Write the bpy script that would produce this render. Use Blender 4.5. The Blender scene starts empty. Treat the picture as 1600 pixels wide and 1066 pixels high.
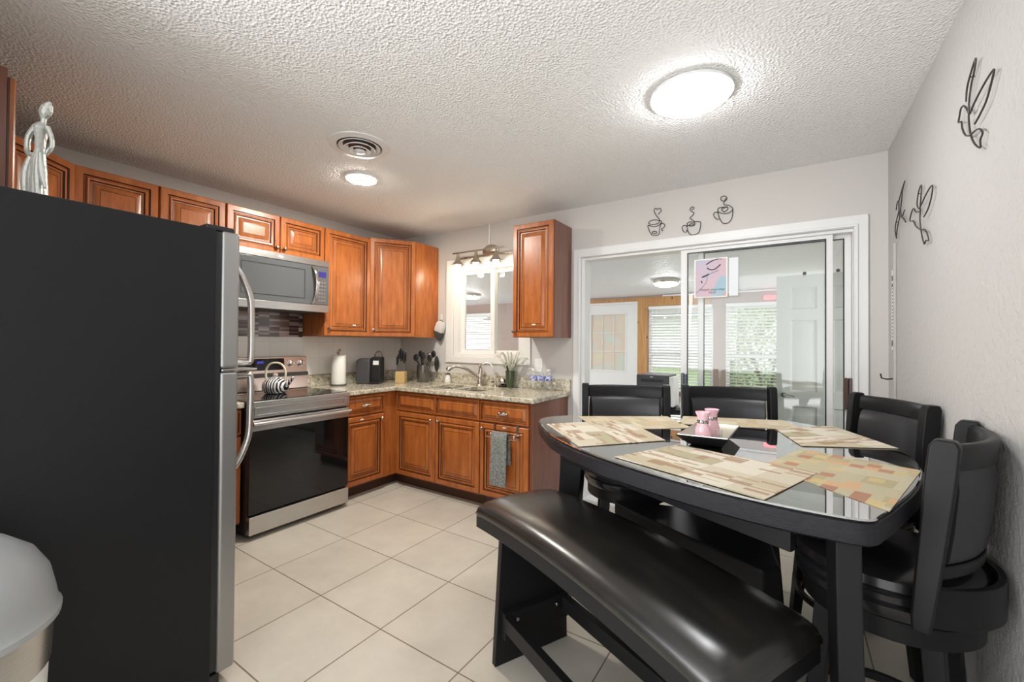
import bpy, bmesh, math, random
from mathutils import Vector, Matrix
random.seed(7)
PI = math.pi
SC = bpy.context.scene
COL = SC.collection

# ------------------------------------------------------------------ camera
cd = bpy.data.cameras.new('camera'); cam = bpy.data.objects.new('camera', cd); COL.objects.link(cam)
F = Vector((-0.54803, 0.83639, 0.01046)); R = Vector((0.83646, 0.54798, 0.00735)); U = R.cross(F)
Mc = Matrix.Identity(4)
for i in range(3):
    Mc[i][0] = R[i]; Mc[i][1] = U[i]; Mc[i][2] = -F[i]
Mc.translation = (3.6736, -3.3252, 1.3227)
cam.matrix_world = Mc
cd.sensor_width = 36; cd.lens = 663.2 / 1600 * 36; cd.shift_y = -3.7 / 1600; cd.clip_start = .02
SC.camera = cam

# ------------------------------------------------------------------ world, exposure
W = bpy.data.worlds.new('world'); SC.world = W; W.use_nodes = True
bg = W.node_tree.nodes['Background']
bg.inputs[0].default_value = (0.97, 0.98, 1.0, 1); bg.inputs[1].default_value = 1.45
SC.cycles.transparent_max_bounces = 24
SC.view_settings.view_transform = 'Standard'; SC.view_settings.look = 'None'
SC.view_settings.gamma = 1; SC.view_settings.use_curve_mapping = False
SC.view_settings.exposure = 1.08

def light(name, typ, loc, power, color=(1, 1, 1), rot=(0, 0, 0), **k):
    l = bpy.data.lights.new(name, typ); l.energy = power; l.color = color
    for a, b in k.items(): setattr(l, a, b)
    o = bpy.data.objects.new(name, l); COL.objects.link(o); o.location = loc; o.rotation_euler = rot
    return o
light('rear_fill_light', 'AREA', (1.1, -4.72, 1.35), 42, (.96, .98, 1), (PI / 2 + .42, 0, 0), shape='RECTANGLE', size=2.1, size_y=2.0)  # added fill lamp, out of view; tilted up to brighten ceiling and room
for _x in (.923, 1.15, 1.385):
    light('vanity_bulb_light', 'POINT', (_x, -.125, 2.045), 2.6, (1, .84, .62), shadow_soft_size=.03)

# ------------------------------------------------------------------ materials
def nodes(m): return m.node_tree.nodes, m.node_tree.links
def mat(name, col, rough=.5, metal=0, spec=.5, coat=0, coat_rough=.1, emit=None, es=0, trans=0, ior=1.45, sheen=0):
    m = bpy.data.materials.new(name); m.use_nodes = True
    b = m.node_tree.nodes['Principled BSDF']
    b.inputs['Base Color'].default_value = (*col, 1); b.inputs['Roughness'].default_value = rough
    b.inputs['Metallic'].default_value = metal; b.inputs['Specular IOR Level'].default_value = spec
    b.inputs['Coat Weight'].default_value = coat; b.inputs['Coat Roughness'].default_value = coat_rough
    b.inputs['Transmission Weight'].default_value = trans; b.inputs['IOR'].default_value = ior
    if emit: b.inputs['Emission Color'].default_value = (*emit, 1); b.inputs['Emission Strength'].default_value = es
    return m
def coords(m, scale=(1, 1, 1), loc=(0, 0, 0), rot=(0, 0, 0)):
    n, l = nodes(m); t = n.new('ShaderNodeTexCoord'); p = n.new('ShaderNodeMapping')
    p.inputs['Scale'].default_value = scale; p.inputs['Location'].default_value = loc; p.inputs['Rotation'].default_value = rot
    l.new(t.outputs['Object'], p.inputs['Vector']); return p.outputs[0]
def noise(m, vec, scale, detail=3, rough=.5):
    n, l = nodes(m); t = n.new('ShaderNodeTexNoise'); t.inputs['Scale'].default_value = scale
    t.inputs['Detail'].default_value = detail; t.inputs['Roughness'].default_value = rough
    l.new(vec, t.inputs['Vector']); return t.outputs['Fac']
def voro(m, vec, scale, out='Distance', feature='F1'):
    n, l = nodes(m); t = n.new('ShaderNodeTexVoronoi'); t.feature = feature; t.inputs['Scale'].default_value = scale
    l.new(vec, t.inputs['Vector']); return t.outputs[out]
def ramp(m, fac, stops, interp='LINEAR'):
    n, l = nodes(m); r = n.new('ShaderNodeValToRGB'); r.color_ramp.interpolation = interp
    e = r.color_ramp.elements
    while len(e) < len(stops): e.new(.5)
    for k, (p, c) in enumerate(stops): e[k].position = p; e[k].color = (*c, 1)
    l.new(fac, r.inputs[0]); return r.outputs[0]
def setcol(m, out, sock='Base Color'):
    n, l = nodes(m); l.new(out, n['Principled BSDF'].inputs[sock])
def bump(m, h, strength=.3, dist=.01):
    n, l = nodes(m); b = n.new('ShaderNodeBump'); b.inputs['Strength'].default_value = strength
    b.inputs['Distance'].default_value = dist; l.new(h, b.inputs['Height']); l.new(b.outputs[0], n['Principled BSDF'].inputs['Normal'])
def mixc(m, fac, a, b, typ='MIX'):
    n, l = nodes(m); x = n.new('ShaderNodeMix'); x.data_type = 'RGBA'; x.blend_type = typ
    for s, v in ((0, fac), (6, a), (7, b)):
        if isinstance(v, (int, float)): x.inputs[s].default_value = v
        elif isinstance(v, tuple): x.inputs[s].default_value = (*v, 1)
        else: l.new(v, x.inputs[s])
    return x.outputs[2]

M = {}
M['wood'] = m = mat('glazed_maple', (.30, .10, .035), .33, spec=.45, coat=.25, coat_rough=.25)
v = coords(m, (9, 9, 1.6)); setcol(m, ramp(m, noise(m, v, 3.2, 5, .6), [(.25, (.28, .074, .016)), (.5, (.41, .12, .026)), (.78, (.52, .175, .042))]))
M['glaze_and_seam_shade'] = mat('dark_brown_glaze_and_seam_shade', (.055, .016, .007), .4, coat=.2)
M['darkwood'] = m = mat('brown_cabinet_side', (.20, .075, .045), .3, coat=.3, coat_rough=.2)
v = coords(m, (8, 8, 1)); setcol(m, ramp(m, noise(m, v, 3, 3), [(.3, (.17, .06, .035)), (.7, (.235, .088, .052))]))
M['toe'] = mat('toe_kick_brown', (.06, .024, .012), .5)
M['ceiling'] = m = mat('popcorn_ceiling', (.93, .935, .93), .95, spec=.1)
v = coords(m); h = mixc(m, .55, noise(m, v, 85, 3, .7), voro(m, v, 88)); bump(m, h, .8, .018)
M['sunceil'] = m = mat('knockdown_ceiling', (.88, .91, .96), .5)
v = coords(m); bump(m, ramp(m, noise(m, v, 22, 3, .6), [(.45, (0, 0, 0)), (.6, (1, 1, 1))]), .6, .006)
M['wall'] = m = mat('beige_wall_paint', (.62, .595, .565), .7, spec=.25)
v = coords(m); bump(m, noise(m, v, 60, 2), .12, .004)
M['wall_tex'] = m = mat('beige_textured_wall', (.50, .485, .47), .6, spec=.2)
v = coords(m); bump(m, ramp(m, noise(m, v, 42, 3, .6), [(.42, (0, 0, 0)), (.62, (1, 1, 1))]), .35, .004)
M['white'] = mat('white_trim_paint', (.80, .80, .79), .35, spec=.5)
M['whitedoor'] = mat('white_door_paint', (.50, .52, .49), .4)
M['vinyl'] = mat('white_vinyl', (.80, .79, .76), .35)
M['floor'] = m = mat('cream_floor_tile', (.6, .55, .48), .35, spec=.45)
n_, l_ = nodes(m)
v = coords(m, (1 / .4662,) * 3, (-.6969 / .4662 + 4, .6059 / .4662 + 8, 0))
br = n_.new('ShaderNodeTexBrick'); br.offset = 0; br.squash = 1
for k_, x_ in (('Scale', 1), ('Mortar Size', .0072), ('Mortar Smooth', .2), ('Brick Width', 1), ('Row Height', 1), ('Bias', 0)): br.inputs[k_].default_value = x_
br.inputs['Color1'].default_value = (.53, .50, .44, 1); br.inputs['Color2'].default_value = (.56, .53, .47, 1); br.inputs['Mortar'].default_value = (.20, .155, .115, 1)
l_.new(v, br.inputs['Vector'])
cl = ramp(m, noise(m, coords(m), 3.5, 6, .65), [(.3, (.90, .88, .85)), (.7, (1.08, 1.06, 1.03))])
setcol(m, mixc(m, 1.0, br.outputs['Color'], cl, 'MULTIPLY'))
inv = n_.new('ShaderNodeMath'); inv.operation = 'SUBTRACT'; inv.inputs[0].default_value = 1; l_.new(br.outputs['Fac'], inv.inputs[1])
bump(m, inv.outputs[0], .4, .003)
M['granite'] = m = mat('speckled_granite', (.5, .46, .38), .12, spec=.6)
v = coords(m); c1 = ramp(m, noise(m, v, 75, 4, .75), [(.28, (.07, .05, .04)), (.38, (.32, .28, .21)), (.48, (.66, .62, .51)), (.68, (.80, .78, .69))])
c2 = ramp(m, noise(m, v, 28, 3, .7), [(.35, (.55, .50, .42)), (.6, (1, 1, 1))])
setcol(m, mixc(m, 1.0, c1, c2, 'MULTIPLY'))
M['steel'] = m = mat('brushed_stainless', (.56, .545, .53), .27, metal=.95)
v = coords(m, (1, 1, 90)); setcol(m, ramp(m, noise(m, v, 6, 2), [(.3, (.50, .49, .475)), (.7, (.60, .585, .57))]))
M['steelgrey'] = mat('satin_grey_steel', (.36, .355, .345), .36, metal=.75)
M['chrome'] = mat('chrome', (.72, .71, .69), .1, metal=1)
M['nickel'] = mat('brushed_nickel', (.58, .54, .47), .25, metal=1)
M['bronze'] = mat('antique_knob', (.30, .22, .15), .3, metal=.9)
M['blackglass'] = mat('black_glass', (.006, .006, .007), .04, spec=.6)
M['greyglass'] = mat('grey_microwave_glass', (.10, .105, .11), .12, spec=.7)
M['blackplastic'] = mat('black_plastic', (.018, .018, .02), .35)
M['darkgrey'] = mat('dark_grey_plastic', (.07, .07, .075), .4)
M['fridge'] = m = mat('black_pebbled_fridge_side', (.014, .0145, .016), .38, spec=.22)
v = coords(m); bump(m, noise(m, v, 170, 2), .35, .002)
setcol(m, ramp(m, noise(m, v, 38, 4, .8), [(.70, (.015, .0155, .017)), (.80, (.05, .05, .052))]))
M['leather'] = m = mat('black_leather', (.016, .0145, .0135), .27, spec=.6, coat=.25, coat_rough=.22)
v = coords(m); bump(m, noise(m, v, 240, 2), .10, .0012)
setcol(m, ramp(m, noise(m, coords(m, (1, 3, 3)), 7, 3), [(.3, (.011, .0105, .010)), (.8, (.024, .021, .018))]))
M['leather2'] = mat('smooth_black_leather', (.011, .011, .012), .24, spec=.5, coat=.2)
M['backleather'] = mat('charcoal_leather_back', (.022, .023, .026), .38, spec=.5)
M['blackwood'] = m = mat('black_painted_wood', (.011, .011, .012), .38, spec=.24)
v = coords(m, (6, 6, 60)); bump(m, noise(m, v, 5, 4, .7), .1, .002)
M['blackgrain'] = m = mat('black_open_grain_wood', (.010, .010, .012), .3, spec=.34)
v = coords(m, (14, 14, 150)); hh = noise(m, v, 4, 5, .75); bump(m, hh, .55, .003)
setcol(m, ramp(m, hh, [(.40, (.005, .005, .007)), (.72, (.020, .021, .027))]))
M['white_plastic'] = mat('white_plastic', (.82, .82, .80), .35)
M['greylid'] = mat('light_grey_plastic', (.36, .375, .38), .32)
M['paper'] = mat('white_paper', (.85, .84, .80), .8, spec=.1)
M['wire'] = mat('black_wire', (.035, .028, .024), .45)
M['rubber'] = mat('dark_rubber', (.02, .02, .02), .7)
def glass(name, tint=(1, 1, 1), refl=1.0, rough=.0, base=.04):
    m = bpy.data.materials.new(name); m.use_nodes = True; n, l = nodes(m); n.clear()
    o = n.new('ShaderNodeOutputMaterial'); mx = n.new('ShaderNodeMixShader'); t = n.new('ShaderNodeBsdfTransparent')
    g = n.new('ShaderNodeBsdfGlossy'); g.inputs['Roughness'].default_value = rough; t.inputs[0].default_value = (*tint, 1)
    lw = n.new('ShaderNodeLayerWeight'); lw.inputs[0].default_value = .5
    pw = n.new('ShaderNodeMath'); pw.operation = 'POWER'; pw.inputs[1].default_value = 4; l.new(lw.outputs['Facing'], pw.inputs[0])
    ml = n.new('ShaderNodeMath'); ml.operation = 'MULTIPLY_ADD'; ml.inputs[1].default_value = refl; ml.inputs[2].default_value = base; ml.use_clamp = True
    l.new(pw.outputs[0], ml.inputs[0]); l.new(ml.outputs[0], mx.inputs[0]); l.new(t.outputs[0], mx.inputs[1]); l.new(g.outputs[0], mx.inputs[2]); l.new(mx.outputs[0], o.inputs[0])
    return m
M['glass'] = glass('clear_glass', (.965, .972, .965), .7, 0, .05)
M['tableglass'] = glass('table_glass', (.85, .90, .88), .5, .0, .72)
M['bottle'] = glass('clear_bottle_plastic', (.96, .975, .98), .6, .05, .05)
M['greenglass'] = glass('green_glass', (.25, .34, .22), 1.3, .03, .08)
M['film'] = mat('translucent_plastic_sheet', (.75, .78, .82), .4)
M['pink'] = mat('pink_glazed_ceramic', (.80, .50, .58), .2, coat=.5)
M['jewel'] = m = mat('jewelled_band', (.45, .42, .42), .15, metal=.8)
setcol(m, ramp(m, noise(m, coords(m), 220, 2), [(.42, (.05, .05, .05)), (.55, (.75, .73, .72))]))
M['silvertray'] = mat('champagne_tray_lining', (.62, .58, .48), .28, metal=.7)
def glow(name, col, s): return mat(name, (.9, .9, .88), .4, emit=col, es=s)
M['domeglow'] = glow('lit_dome_glass', (.98, .99, 1), 22)
M['discglow'] = glow('lit_disc', (1, .95, .86), 170)
M['bulbglow'] = glow('lit_bulb', (1, .93, .8), 3)
M['blueled'] = mat('blue_display', (.02, .02, .05), .2, emit=(.10, .08, .8), es=.18)
M['redled'] = mat('red_lit_sign', (.5, .1, .1), .4, emit=(1, .12, .14), es=.8)
M['pine'] = m = mat('knotty_pine', (.50, .27, .10), .5)
v = coords(m, (1, 1, .6)); kn = ramp(m, voro(m, v, 9), [(.05, (.12, .05, .02)), (.14, (1, 1, 1))])
setcol(m, mixc(m, 1.0, ramp(m, noise(m, coords(m, (14, 14, 1)), 3, 4), [(.3, (.42, .21, .075)), (.7, (.58, .33, .13))]), kn, 'MULTIPLY'))
M['greywood'] = mat('taupe_wood_post', (.40, .31, .27), .6)
M['tile'] = m = mat('backsplash_tile', (.50, .475, .44), .3)
n_, l_ = nodes(m); v = coords(m, (1, 1, 1), (0, 0, 0), (PI / 2, 0, PI / 2))
def brick(m, v, w, h, c1, c2, mo, ms=.002, off=.5):
    n_, l_ = nodes(m); b = n_.new('ShaderNodeTexBrick'); b.offset = off
    for k_, x_ in (('Scale', 1), ('Mortar Size', ms), ('Mortar Smooth', .1), ('Brick Width', w), ('Row Height', h), ('Bias', 0)): b.inputs[k_].default_value = x_
    for k_, c_ in (('Color1', c1), ('Color2', c2), ('Mortar', mo)): b.inputs[k_].default_value = (*c_, 1)
    l_.new(v, b.inputs['Vector']); return b.outputs['Color']
def yz(m):   # texture plane of a wall facing x: u=y, v=z
    n, l = nodes(m); t = n.new('ShaderNodeTexCoord'); s = n.new('ShaderNodeSeparateXYZ'); c = n.new('ShaderNodeCombineXYZ')
    l.new(t.outputs['Object'], s.inputs[0]); l.new(s.outputs[1], c.inputs[0]); l.new(s.outputs[2], c.inputs[1]); return c.outputs[0]
setcol(m, brick(m, yz(m), .15, .15, (.80, .78, .74), (.84, .82, .78), (.68, .66, .62), .0015, 0))
M['mosaic'] = m = mat('linear_glass_mosaic', (.3, .2, .2), .15, spec=.7)
M['towel'] = m = mat('grey_checked_towel', (.21, .22, .20), .95, spec=.05)
v = coords(m); setcol(m, ramp(m, noise(m, v, 90, 3), [(.35, (.14, .15, .14)), (.65, (.30, .31, .285))])); bump(m, noise(m, v, 120, 2), .5, .004)
M['leafw'] = mat('white_edged_leaf', (.70, .72, .60), .6)
M['leafg'] = mat('dark_green_leaf', (.035, .075, .03), .4)
M['bluelabel'] = m = mat('blue_white_bottle_label', (.1, .15, .5), .4)
setcol(m, ramp(m, noise(m, coords(m), 55, 2), [(.46, (.04, .07, .36)), (.56, (.55, .58, .80))]))
M['mitt'] = m = mat('white_printed_cloth', (.65, .62, .60), .9)
M['greycloth'] = mat('charcoal_cloth', (.06, .06, .055), .9)
M['knifewood'] = mat('pale_block_wood', (.58, .40, .17), .45)
M['rosy_reflection_steel'] = m = mat('stainless_tinted_rosy_reflection', (.62, .50, .43), .24, metal=.95)  # stainless backguard; its rosy reflection is tinted into the base colour
M['kettle'] = m = mat('zebra_enamel', (.8, .8, .8), .2, coat=.4)
n_, l_ = nodes(m); wv = n_.new('ShaderNodeTexWave'); wv.inputs['Scale'].default_value = 17; wv.inputs['Distortion'].default_value = 3.5; wv.inputs['Detail'].default_value = 1.5; wv.inputs['Detail Scale'].default_value = 2
l_.new(coords(m, (1, .35, .22)), wv.inputs['Vector'])
setcol(m, ramp(m, wv.outputs['Fac'], [(.42, (.012, .012, .014)), (.5, (.82, .79, .80))]))
M['cream'] = mat('cream_handle', (.66, .60, .46), .35)
M['statue'] = m = mat('silver_white_resin', (.50, .51, .48), .3, metal=.45)
bump(m, noise(m, coords(m), 90, 3), .5, .006)
M['panes'] = m = mat('pastel_frosted_pane', (.75, .72, .62), .5)
setcol(m, ramp(m, noise(m, coords(m), 2.5, 1), [(.35, (.72, .69, .52)), (.5, (.74, .62, .52)), (.65, (.62, .70, .62))]))
M['blind'] = mat('white_blind_slat', (.80, .80, .80), .45)
M['siding'] = m = mat('white_lap_siding', (.72, .73, .75), .6)
M['grass'] = m = mat('lawn', (.16, .24, .08), .9)
setcol(m, ramp(m, noise(m, coords(m), 12, 5), [(.3, (.12, .20, .06)), (.7, (.30, .38, .18))]))
M['leaf'] = m = mat('shrub_leaf', (.12, .22, .05), .6)
setcol(m, ramp(m, noise(m, coords(m), 6, 4), [(.3, (.07, .15, .03)), (.5, (.18, .28, .07)), (.7, (.42, .40, .20))]))
M['bark'] = mat('bark', (.10, .07, .05), .8)
M['brownhandle'] = mat('oil_brown_handle', (.085, .05, .035), .4)
M['plumhandle'] = mat('plum_grey_handle', (.13, .09, .10), .35)
M['bluegrey'] = mat('blue_grey_latch', (.16, .17, .22), .4)
def cellrand(m, v, w, h, off=(0, 0, 0)):
    n, l = nodes(m); a = n.new('ShaderNodeVectorMath'); a.operation = 'ADD'; a.inputs[1].default_value = off; l.new(v, a.inputs[0])
    b = n.new('ShaderNodeVectorMath'); b.operation = 'SNAP'; b.inputs[1].default_value = (w, h, 1); l.new(a.outputs[0], b.inputs[0])
    c = n.new('ShaderNodeVectorMath'); c.operation = 'ADD'; c.inputs[1].default_value = (w / 2, h / 2, .5); l.new(b.outputs[0], c.inputs[0])
    t = n.new('ShaderNodeTexWhiteNoise'); t.noise_dimensions = '2D'; l.new(c.outputs[0], t.inputs['Vector']); return t.outputs['Value']
m = M['mosaic']; _yz = yz(m)
_fl = m.node_tree.nodes.new('ShaderNodeVectorMath'); _fl.operation = 'MULTIPLY'; _fl.inputs[1].default_value = (1, 1, 0); m.node_tree.links.new(_yz, _fl.inputs[0])
setcol(m, ramp(m, cellrand(m, _fl.outputs[0], .085, .0165), [(0, (.055, .026, .022)), (.3, (.16, .10, .09)), (.5, (.34, .25, .23)), (.68, (.09, .05, .045)), (.82, (.50, .42, .40))], 'CONSTANT'))
def matmat(name, kind):
    m = mat(name, (.5, .45, .35), .8, spec=.15)
    n, l = nodes(m); tc = n.new('ShaderNodeTexCoord'); fl = n.new('ShaderNodeVectorMath'); fl.operation = 'MULTIPLY'; fl.inputs[1].default_value = (1, 1, 0); l.new(tc.outputs['Object'], fl.inputs[0]); v = fl.outputs[0]
    if kind == 0:
        base = ramp(m, cellrand(m, v, .13, .085), [(0, (.56, .50, .39)), (.40, (.64, .59, .49)), (.72, (.42, .38, .26)), (.86, (.50, .43, .31))], 'CONSTANT')
        dash = ramp(m, cellrand(m, v, .062, .0135, (.02, 0, 0)), [(0, (0, 0, 0)), (.66, (1, 1, 1))], 'CONSTANT')
        zone = ramp(m, cellrand(m, v, .17, .11, (.05, .03, 0)), [(0, (0, 0, 0)), (.35, (.8,) * 3)], 'CONSTANT')
        dc = ramp(m, cellrand(m, v, .062, .0135, (.02, .5, 0)), [(0, (.33, .21, .13)), (.5, (.42, .29, .19))], 'CONSTANT')
        out = mixc(m, mixc(m, 1.0, dash, zone, 'MULTIPLY'), base, dc)
    elif kind == 1:
        base = ramp(m, cellrand(m, v, .09, .07), [(0, (.46, .41, .28)), (.5, (.50, .45, .32)), (.80, (.42, .36, .22))], 'CONSTANT')
        sq = ramp(m, cellrand(m, v, .045, .035, (.01, .01, 0)), [(0, (0, 0, 0)), (.62, (.8,) * 3)], 'CONSTANT')
        dc = ramp(m, cellrand(m, v, .045, .035, (.01, .01, 0)), [(0, (.5, .4, .2)), (.62, (.56, .44, .22)), (.74, (.60, .36, .20)), (.84, (.42, .19, .12)), (.94, (.36, .16, .11))], 'CONSTANT')
        out = mixc(m, sq, base, dc)
    else:
        base = ramp(m, cellrand(m, v, .11, .045), [(0, (.58, .50, .36)), (.4, (.62, .55, .41)), (.65, (.50, .42, .28)), (.85, (.55, .44, .31))], 'CONSTANT')
        out = base
    w = noise(m, coords(m, (1, 8, 1)), 160, 2)
    setcol(m, mixc(m, 1.0, out, ramp(m, w, [(.3, (.88,) * 3), (.7, (1.08,) * 3)]), 'MULTIPLY')); bump(m, w, .3, .002)
    return m
M['mat0'] = matmat('tan_brown_woven', 0); M['mat1'] = matmat('rust_square_woven', 1); M['mat2'] = matmat('olive_tan_woven', 2)
M['poster'] = m = mat('pastel_poster', (.8, .7, .75), .5)
n_, l_ = nodes(m); v = coords(m)
gr = n_.new('ShaderNodeSeparateXYZ'); l_.new(v, gr.inputs[0])
ad = n_.new('ShaderNodeMath'); ad.operation = 'MULTIPLY_ADD'; ad.inputs[1].default_value = 1.6; l_.new(gr.outputs[0], ad.inputs[0]); l_.new(noise(m, v, 9, 2), ad.inputs[2])
sb = n_.new('ShaderNodeMath'); sb.operation = 'MULTIPLY_ADD'; sb.inputs[1].default_value = -1.6; l_.new(gr.outputs[2], sb.inputs[0]); l_.new(ad.outputs[0], sb.inputs[2])
setcol(m, ramp(m, sb.outputs[0], [(.0, (.50, .50, .62)), (.22, (.62, .47, .54)), (.42, (.64, .47, .52)), (.47, (.36, .52, .60)), (.58, (.34, .52, .60)), (.66, (.66, .40, .34))]))

# ------------------------------------------------------------------ mesh builder
class MB:
    def __init__(s, Mx=None): s.b = bmesh.new(); s.M = Mx or Matrix.Identity(4)
    def v(s, p): return s.b.verts.new(s.M @ Vector(p))
    def f(s, vs, mi=0):
        try: x = s.b.faces.new(vs)
        except ValueError: return None
        x.material_index = mi; return x
    def box(s, x0, y0, z0, x1, y1, z1, mi=0):
        c = [s.v(p) for p in ((x0, y0, z0), (x1, y0, z0), (x1, y1, z0), (x0, y1, z0), (x0, y0, z1), (x1, y0, z1), (x1, y1, z1), (x0, y1, z1))]
        for q in ((3, 2, 1, 0), (4, 5, 6, 7), (0, 1, 5, 4), (1, 2, 6, 5), (2, 3, 7, 6), (3, 0, 4, 7)): s.f([c[i] for i in q], mi)
        return s
    def loft(s, rings, cap=True, close=True, mi=0):
        R = [[s.v(p) for p in r] for r in rings]; n = len(R[0])
        for a, b in zip(R, R[1:]):
            for i in range(n if close else n - 1): s.f([a[i], a[(i + 1) % n], b[(i + 1) % n], b[i]], mi)
        if cap and close: s.f(R[0][::-1], mi); s.f(R[-1], mi)
        return s
    def prism(s, poly, z0, z1, mi=0): return s.loft([[(x, y, z0) for x, y in poly], [(x, y, z1) for x, y in poly]], mi=mi)
    def lathe(s, prof, c=(0, 0, 0), seg=32, sx=1, sy=1, cap=True, mi=0):
        rings = [[(c[0] + r * sx * math.cos(2 * PI * i / seg), c[1] + r * sy * math.sin(2 * PI * i / seg), c[2] + z) for i in range(seg)] for r, z in prof]
        return s.loft(rings, cap, mi=mi)
    def tube(s, pts, r, seg=8, cap=True, closed=False, mi=0, flat=None):
        P = [Vector(p) for p in pts]; rs = r if isinstance(r, (list, tuple)) else [r] * len(P)
        rings = []; up = None
        for i, p in enumerate(P):
            if closed: t = P[(i + 1) % len(P)] - P[i - 1]
            else: t = P[min(i + 1, len(P) - 1)] - P[max(i - 1, 0)]
            t.normalize() if t.length > 1e-9 else None
            if up is None: up = Vector((0, 0, 1)) if abs(t.z) < .9 else Vector((1, 0, 0))
            a = up - t * up.dot(t)
            if a.length < 1e-6: a = t.orthogonal()
            a.normalize(); b = t.cross(a); up = a
            fa, fb = flat or (1, 1)
            rings.append([p + rs[i] * (fa * a * math.cos(2 * PI * k / seg) + fb * b * math.sin(2 * PI * k / seg)) for k in range(seg)])
        if closed: rings.append(rings[0])
        return s.loft(rings, cap and not closed, mi=mi)
    def cyl(s, p0, p1, r, seg=16, mi=0): return s.tube([p0, p1], r, seg, mi=mi)
    def ball(s, c, r, sx=1, sy=1, sz=1, seg=16, rings=8, mi=0):
        return s.lathe([(r * max(math.sin(PI * k / rings), .001), 0 - r * sz * math.cos(PI * k / rings)) for k in range(rings + 1)], c, seg, sx, sy, mi=mi)
    def arcslab(s, prof, a0, a1, n=20, c=(0, 0), mi=0):
        # prof: closed list of (radius, z); swept round c from angle a0 to a1
        rings = []
        for k in range(n + 1):
            a = a0 + (a1 - a0) * k / n
            rings.append([(c[0] + r * math.cos(a), c[1] + r * math.sin(a), z) for r, z in prof])
        return s.loft(rings, True, mi=mi)
    def cells(s, us, vs, keep, w0, w1, ax='xz', mi=0):
        # watertight slab made of the kept cells of a grid
        def P(u, v, w): return {'xz': (u, w, v), 'yz': (w, u, v), 'xy': (u, v, w)}[ax]
        cache = {}
        def V(i, j, k):
            if (i, j, k) not in cache: cache[(i, j, k)] = s.v(P(us[i], vs[j], (w0, w1)[k]))
            return cache[(i, j, k)]
        K = lambda i, j: 0 <= i < len(us) - 1 and 0 <= j < len(vs) - 1 and keep((us[i] + us[i + 1]) / 2, (vs[j] + vs[j + 1]) / 2)
        for i in range(len(us) - 1):
            for j in range(len(vs) - 1):
                if not K(i, j): continue
                for k in (0, 1): s.f([V(i, j, k), V(i + 1, j, k), V(i + 1, j + 1, k), V(i, j + 1, k)], mi)
                for (di, dj, p, q) in ((-1, 0, (i, j), (i, j + 1)), (1, 0, (i + 1, j), (i + 1, j + 1)), (0, -1, (i, j), (i + 1, j)), (0, 1, (i, j + 1), (i + 1, j + 1))):
                    if not K(i + di, j + dj): s.f([V(*p, 0), V(*q, 0), V(*q, 1), V(*p, 1)], mi)
        return s

def world_of(o):
    m = Matrix.Identity(4)
    while o is not None:
        m = (Matrix.Translation(o.location) @ o.rotation_euler.to_matrix().to_4x4()) @ m; o = o.parent
    return m
def obj(name, mb, ms, parent=None, world=False, bevel=0, seg=2, ang=35, sub=0, origin=None, flat=False):
    b = mb.b
    if parent is not None and world: bmesh.ops.transform(b, matrix=world_of(parent).inverted(), verts=b.verts)
    bmesh.ops.remove_doubles(b, verts=b.verts, dist=1e-5)
    bmesh.ops.recalc_face_normals(b, faces=b.faces)
    if not flat:
        for f in b.faces: f.smooth = True
        for e in b.edges:
            if len(e.link_faces) != 2 or e.calc_face_angle(0) > math.radians(ang): e.smooth = False
    o = None
    if parent is None and origin is None:
        xs = [v.co for v in b.verts]; lo = [min(c[i] for c in xs) for i in range(3)]; hi = [max(c[i] for c in xs) for i in range(3)]
        origin = ((lo[0] + hi[0]) / 2, (lo[1] + hi[1]) / 2, lo[2])
    if origin is not None and parent is None: bmesh.ops.translate(b, vec=-Vector(origin), verts=b.verts)
    me = bpy.data.meshes.new(name); b.to_mesh(me); b.free()
    for m in (ms if isinstance(ms, (list, tuple)) else [ms]): me.materials.append(M[m] if isinstance(m, str) else m)
    o = bpy.data.objects.new(name, me); COL.objects.link(o)
    if parent is not None: o.parent = parent
    elif origin is not None: o.location = origin
    if bevel:
        bv = o.modifiers.new('bevel', 'BEVEL'); bv.width = bevel; bv.segments = seg; bv.limit_method = 'ANGLE'; bv.angle_limit = math.radians(40); bv.harden_normals = not flat
    if sub: sm = o.modifiers.new('sub', 'SUBSURF'); sm.levels = sub; sm.render_levels = sub
    return o
def tag(o, label, cat, group=None):
    o['label'] = label; o['category'] = cat
    if group: o['group'] = group
    return o
def thing(name, label, cat, loc=(0, 0, 0), rz=0, group=None):
    o = bpy.data.objects.new(name, None); COL.objects.link(o); o.location = loc; o.rotation_euler = (0, 0, rz); o.empty_display_size = .05
    return tag(o, label, cat, group)
def struct(name, mb, ms, parent=None, **k):
    k.setdefault('world', parent is not None)
    if parent is None: k.setdefault('origin', (0, 0, 0))
    o = obj(name, mb, ms, parent, **k)
    if parent is None: o['kind'] = 'structure'
    return o
def dup(root, loc, rz, label, group=None):
    r = root.copy(); COL.objects.link(r); r.location = loc; r.rotation_euler = (0, 0, rz); r['label'] = label
    if group: r['group'] = group
    for ch in list(root.children):
        c = ch.copy(); COL.objects.link(c); c.parent = r
        for g in list(ch.children):
            d = g.copy(); COL.objects.link(d); d.parent = c
    return r
def rotz(a): return Matrix.Rotation(a, 4, 'Z')
def catmull(P, n=6, closed=False):
    P = [Vector(p) for p in P]; out = []; N = len(P)
    for i in range(N if closed else N - 1):
        g = (lambda k: P[k % N]) if closed else (lambda k: P[max(0, min(N - 1, k))])
        a, b, c, d = g(i - 1), g(i), g(i + 1), g(i + 2)
        for k in range(n):
            t = k / n
            out.append(.5 * ((2 * b) + (c - a) * t + (2 * a - 5 * b + 4 * c - d) * t * t + (3 * b - a - 3 * c + d) * t ** 3))
    if not closed: out.append(P[-1])
    return out

WX = 4.1616; H = 2.483
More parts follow.
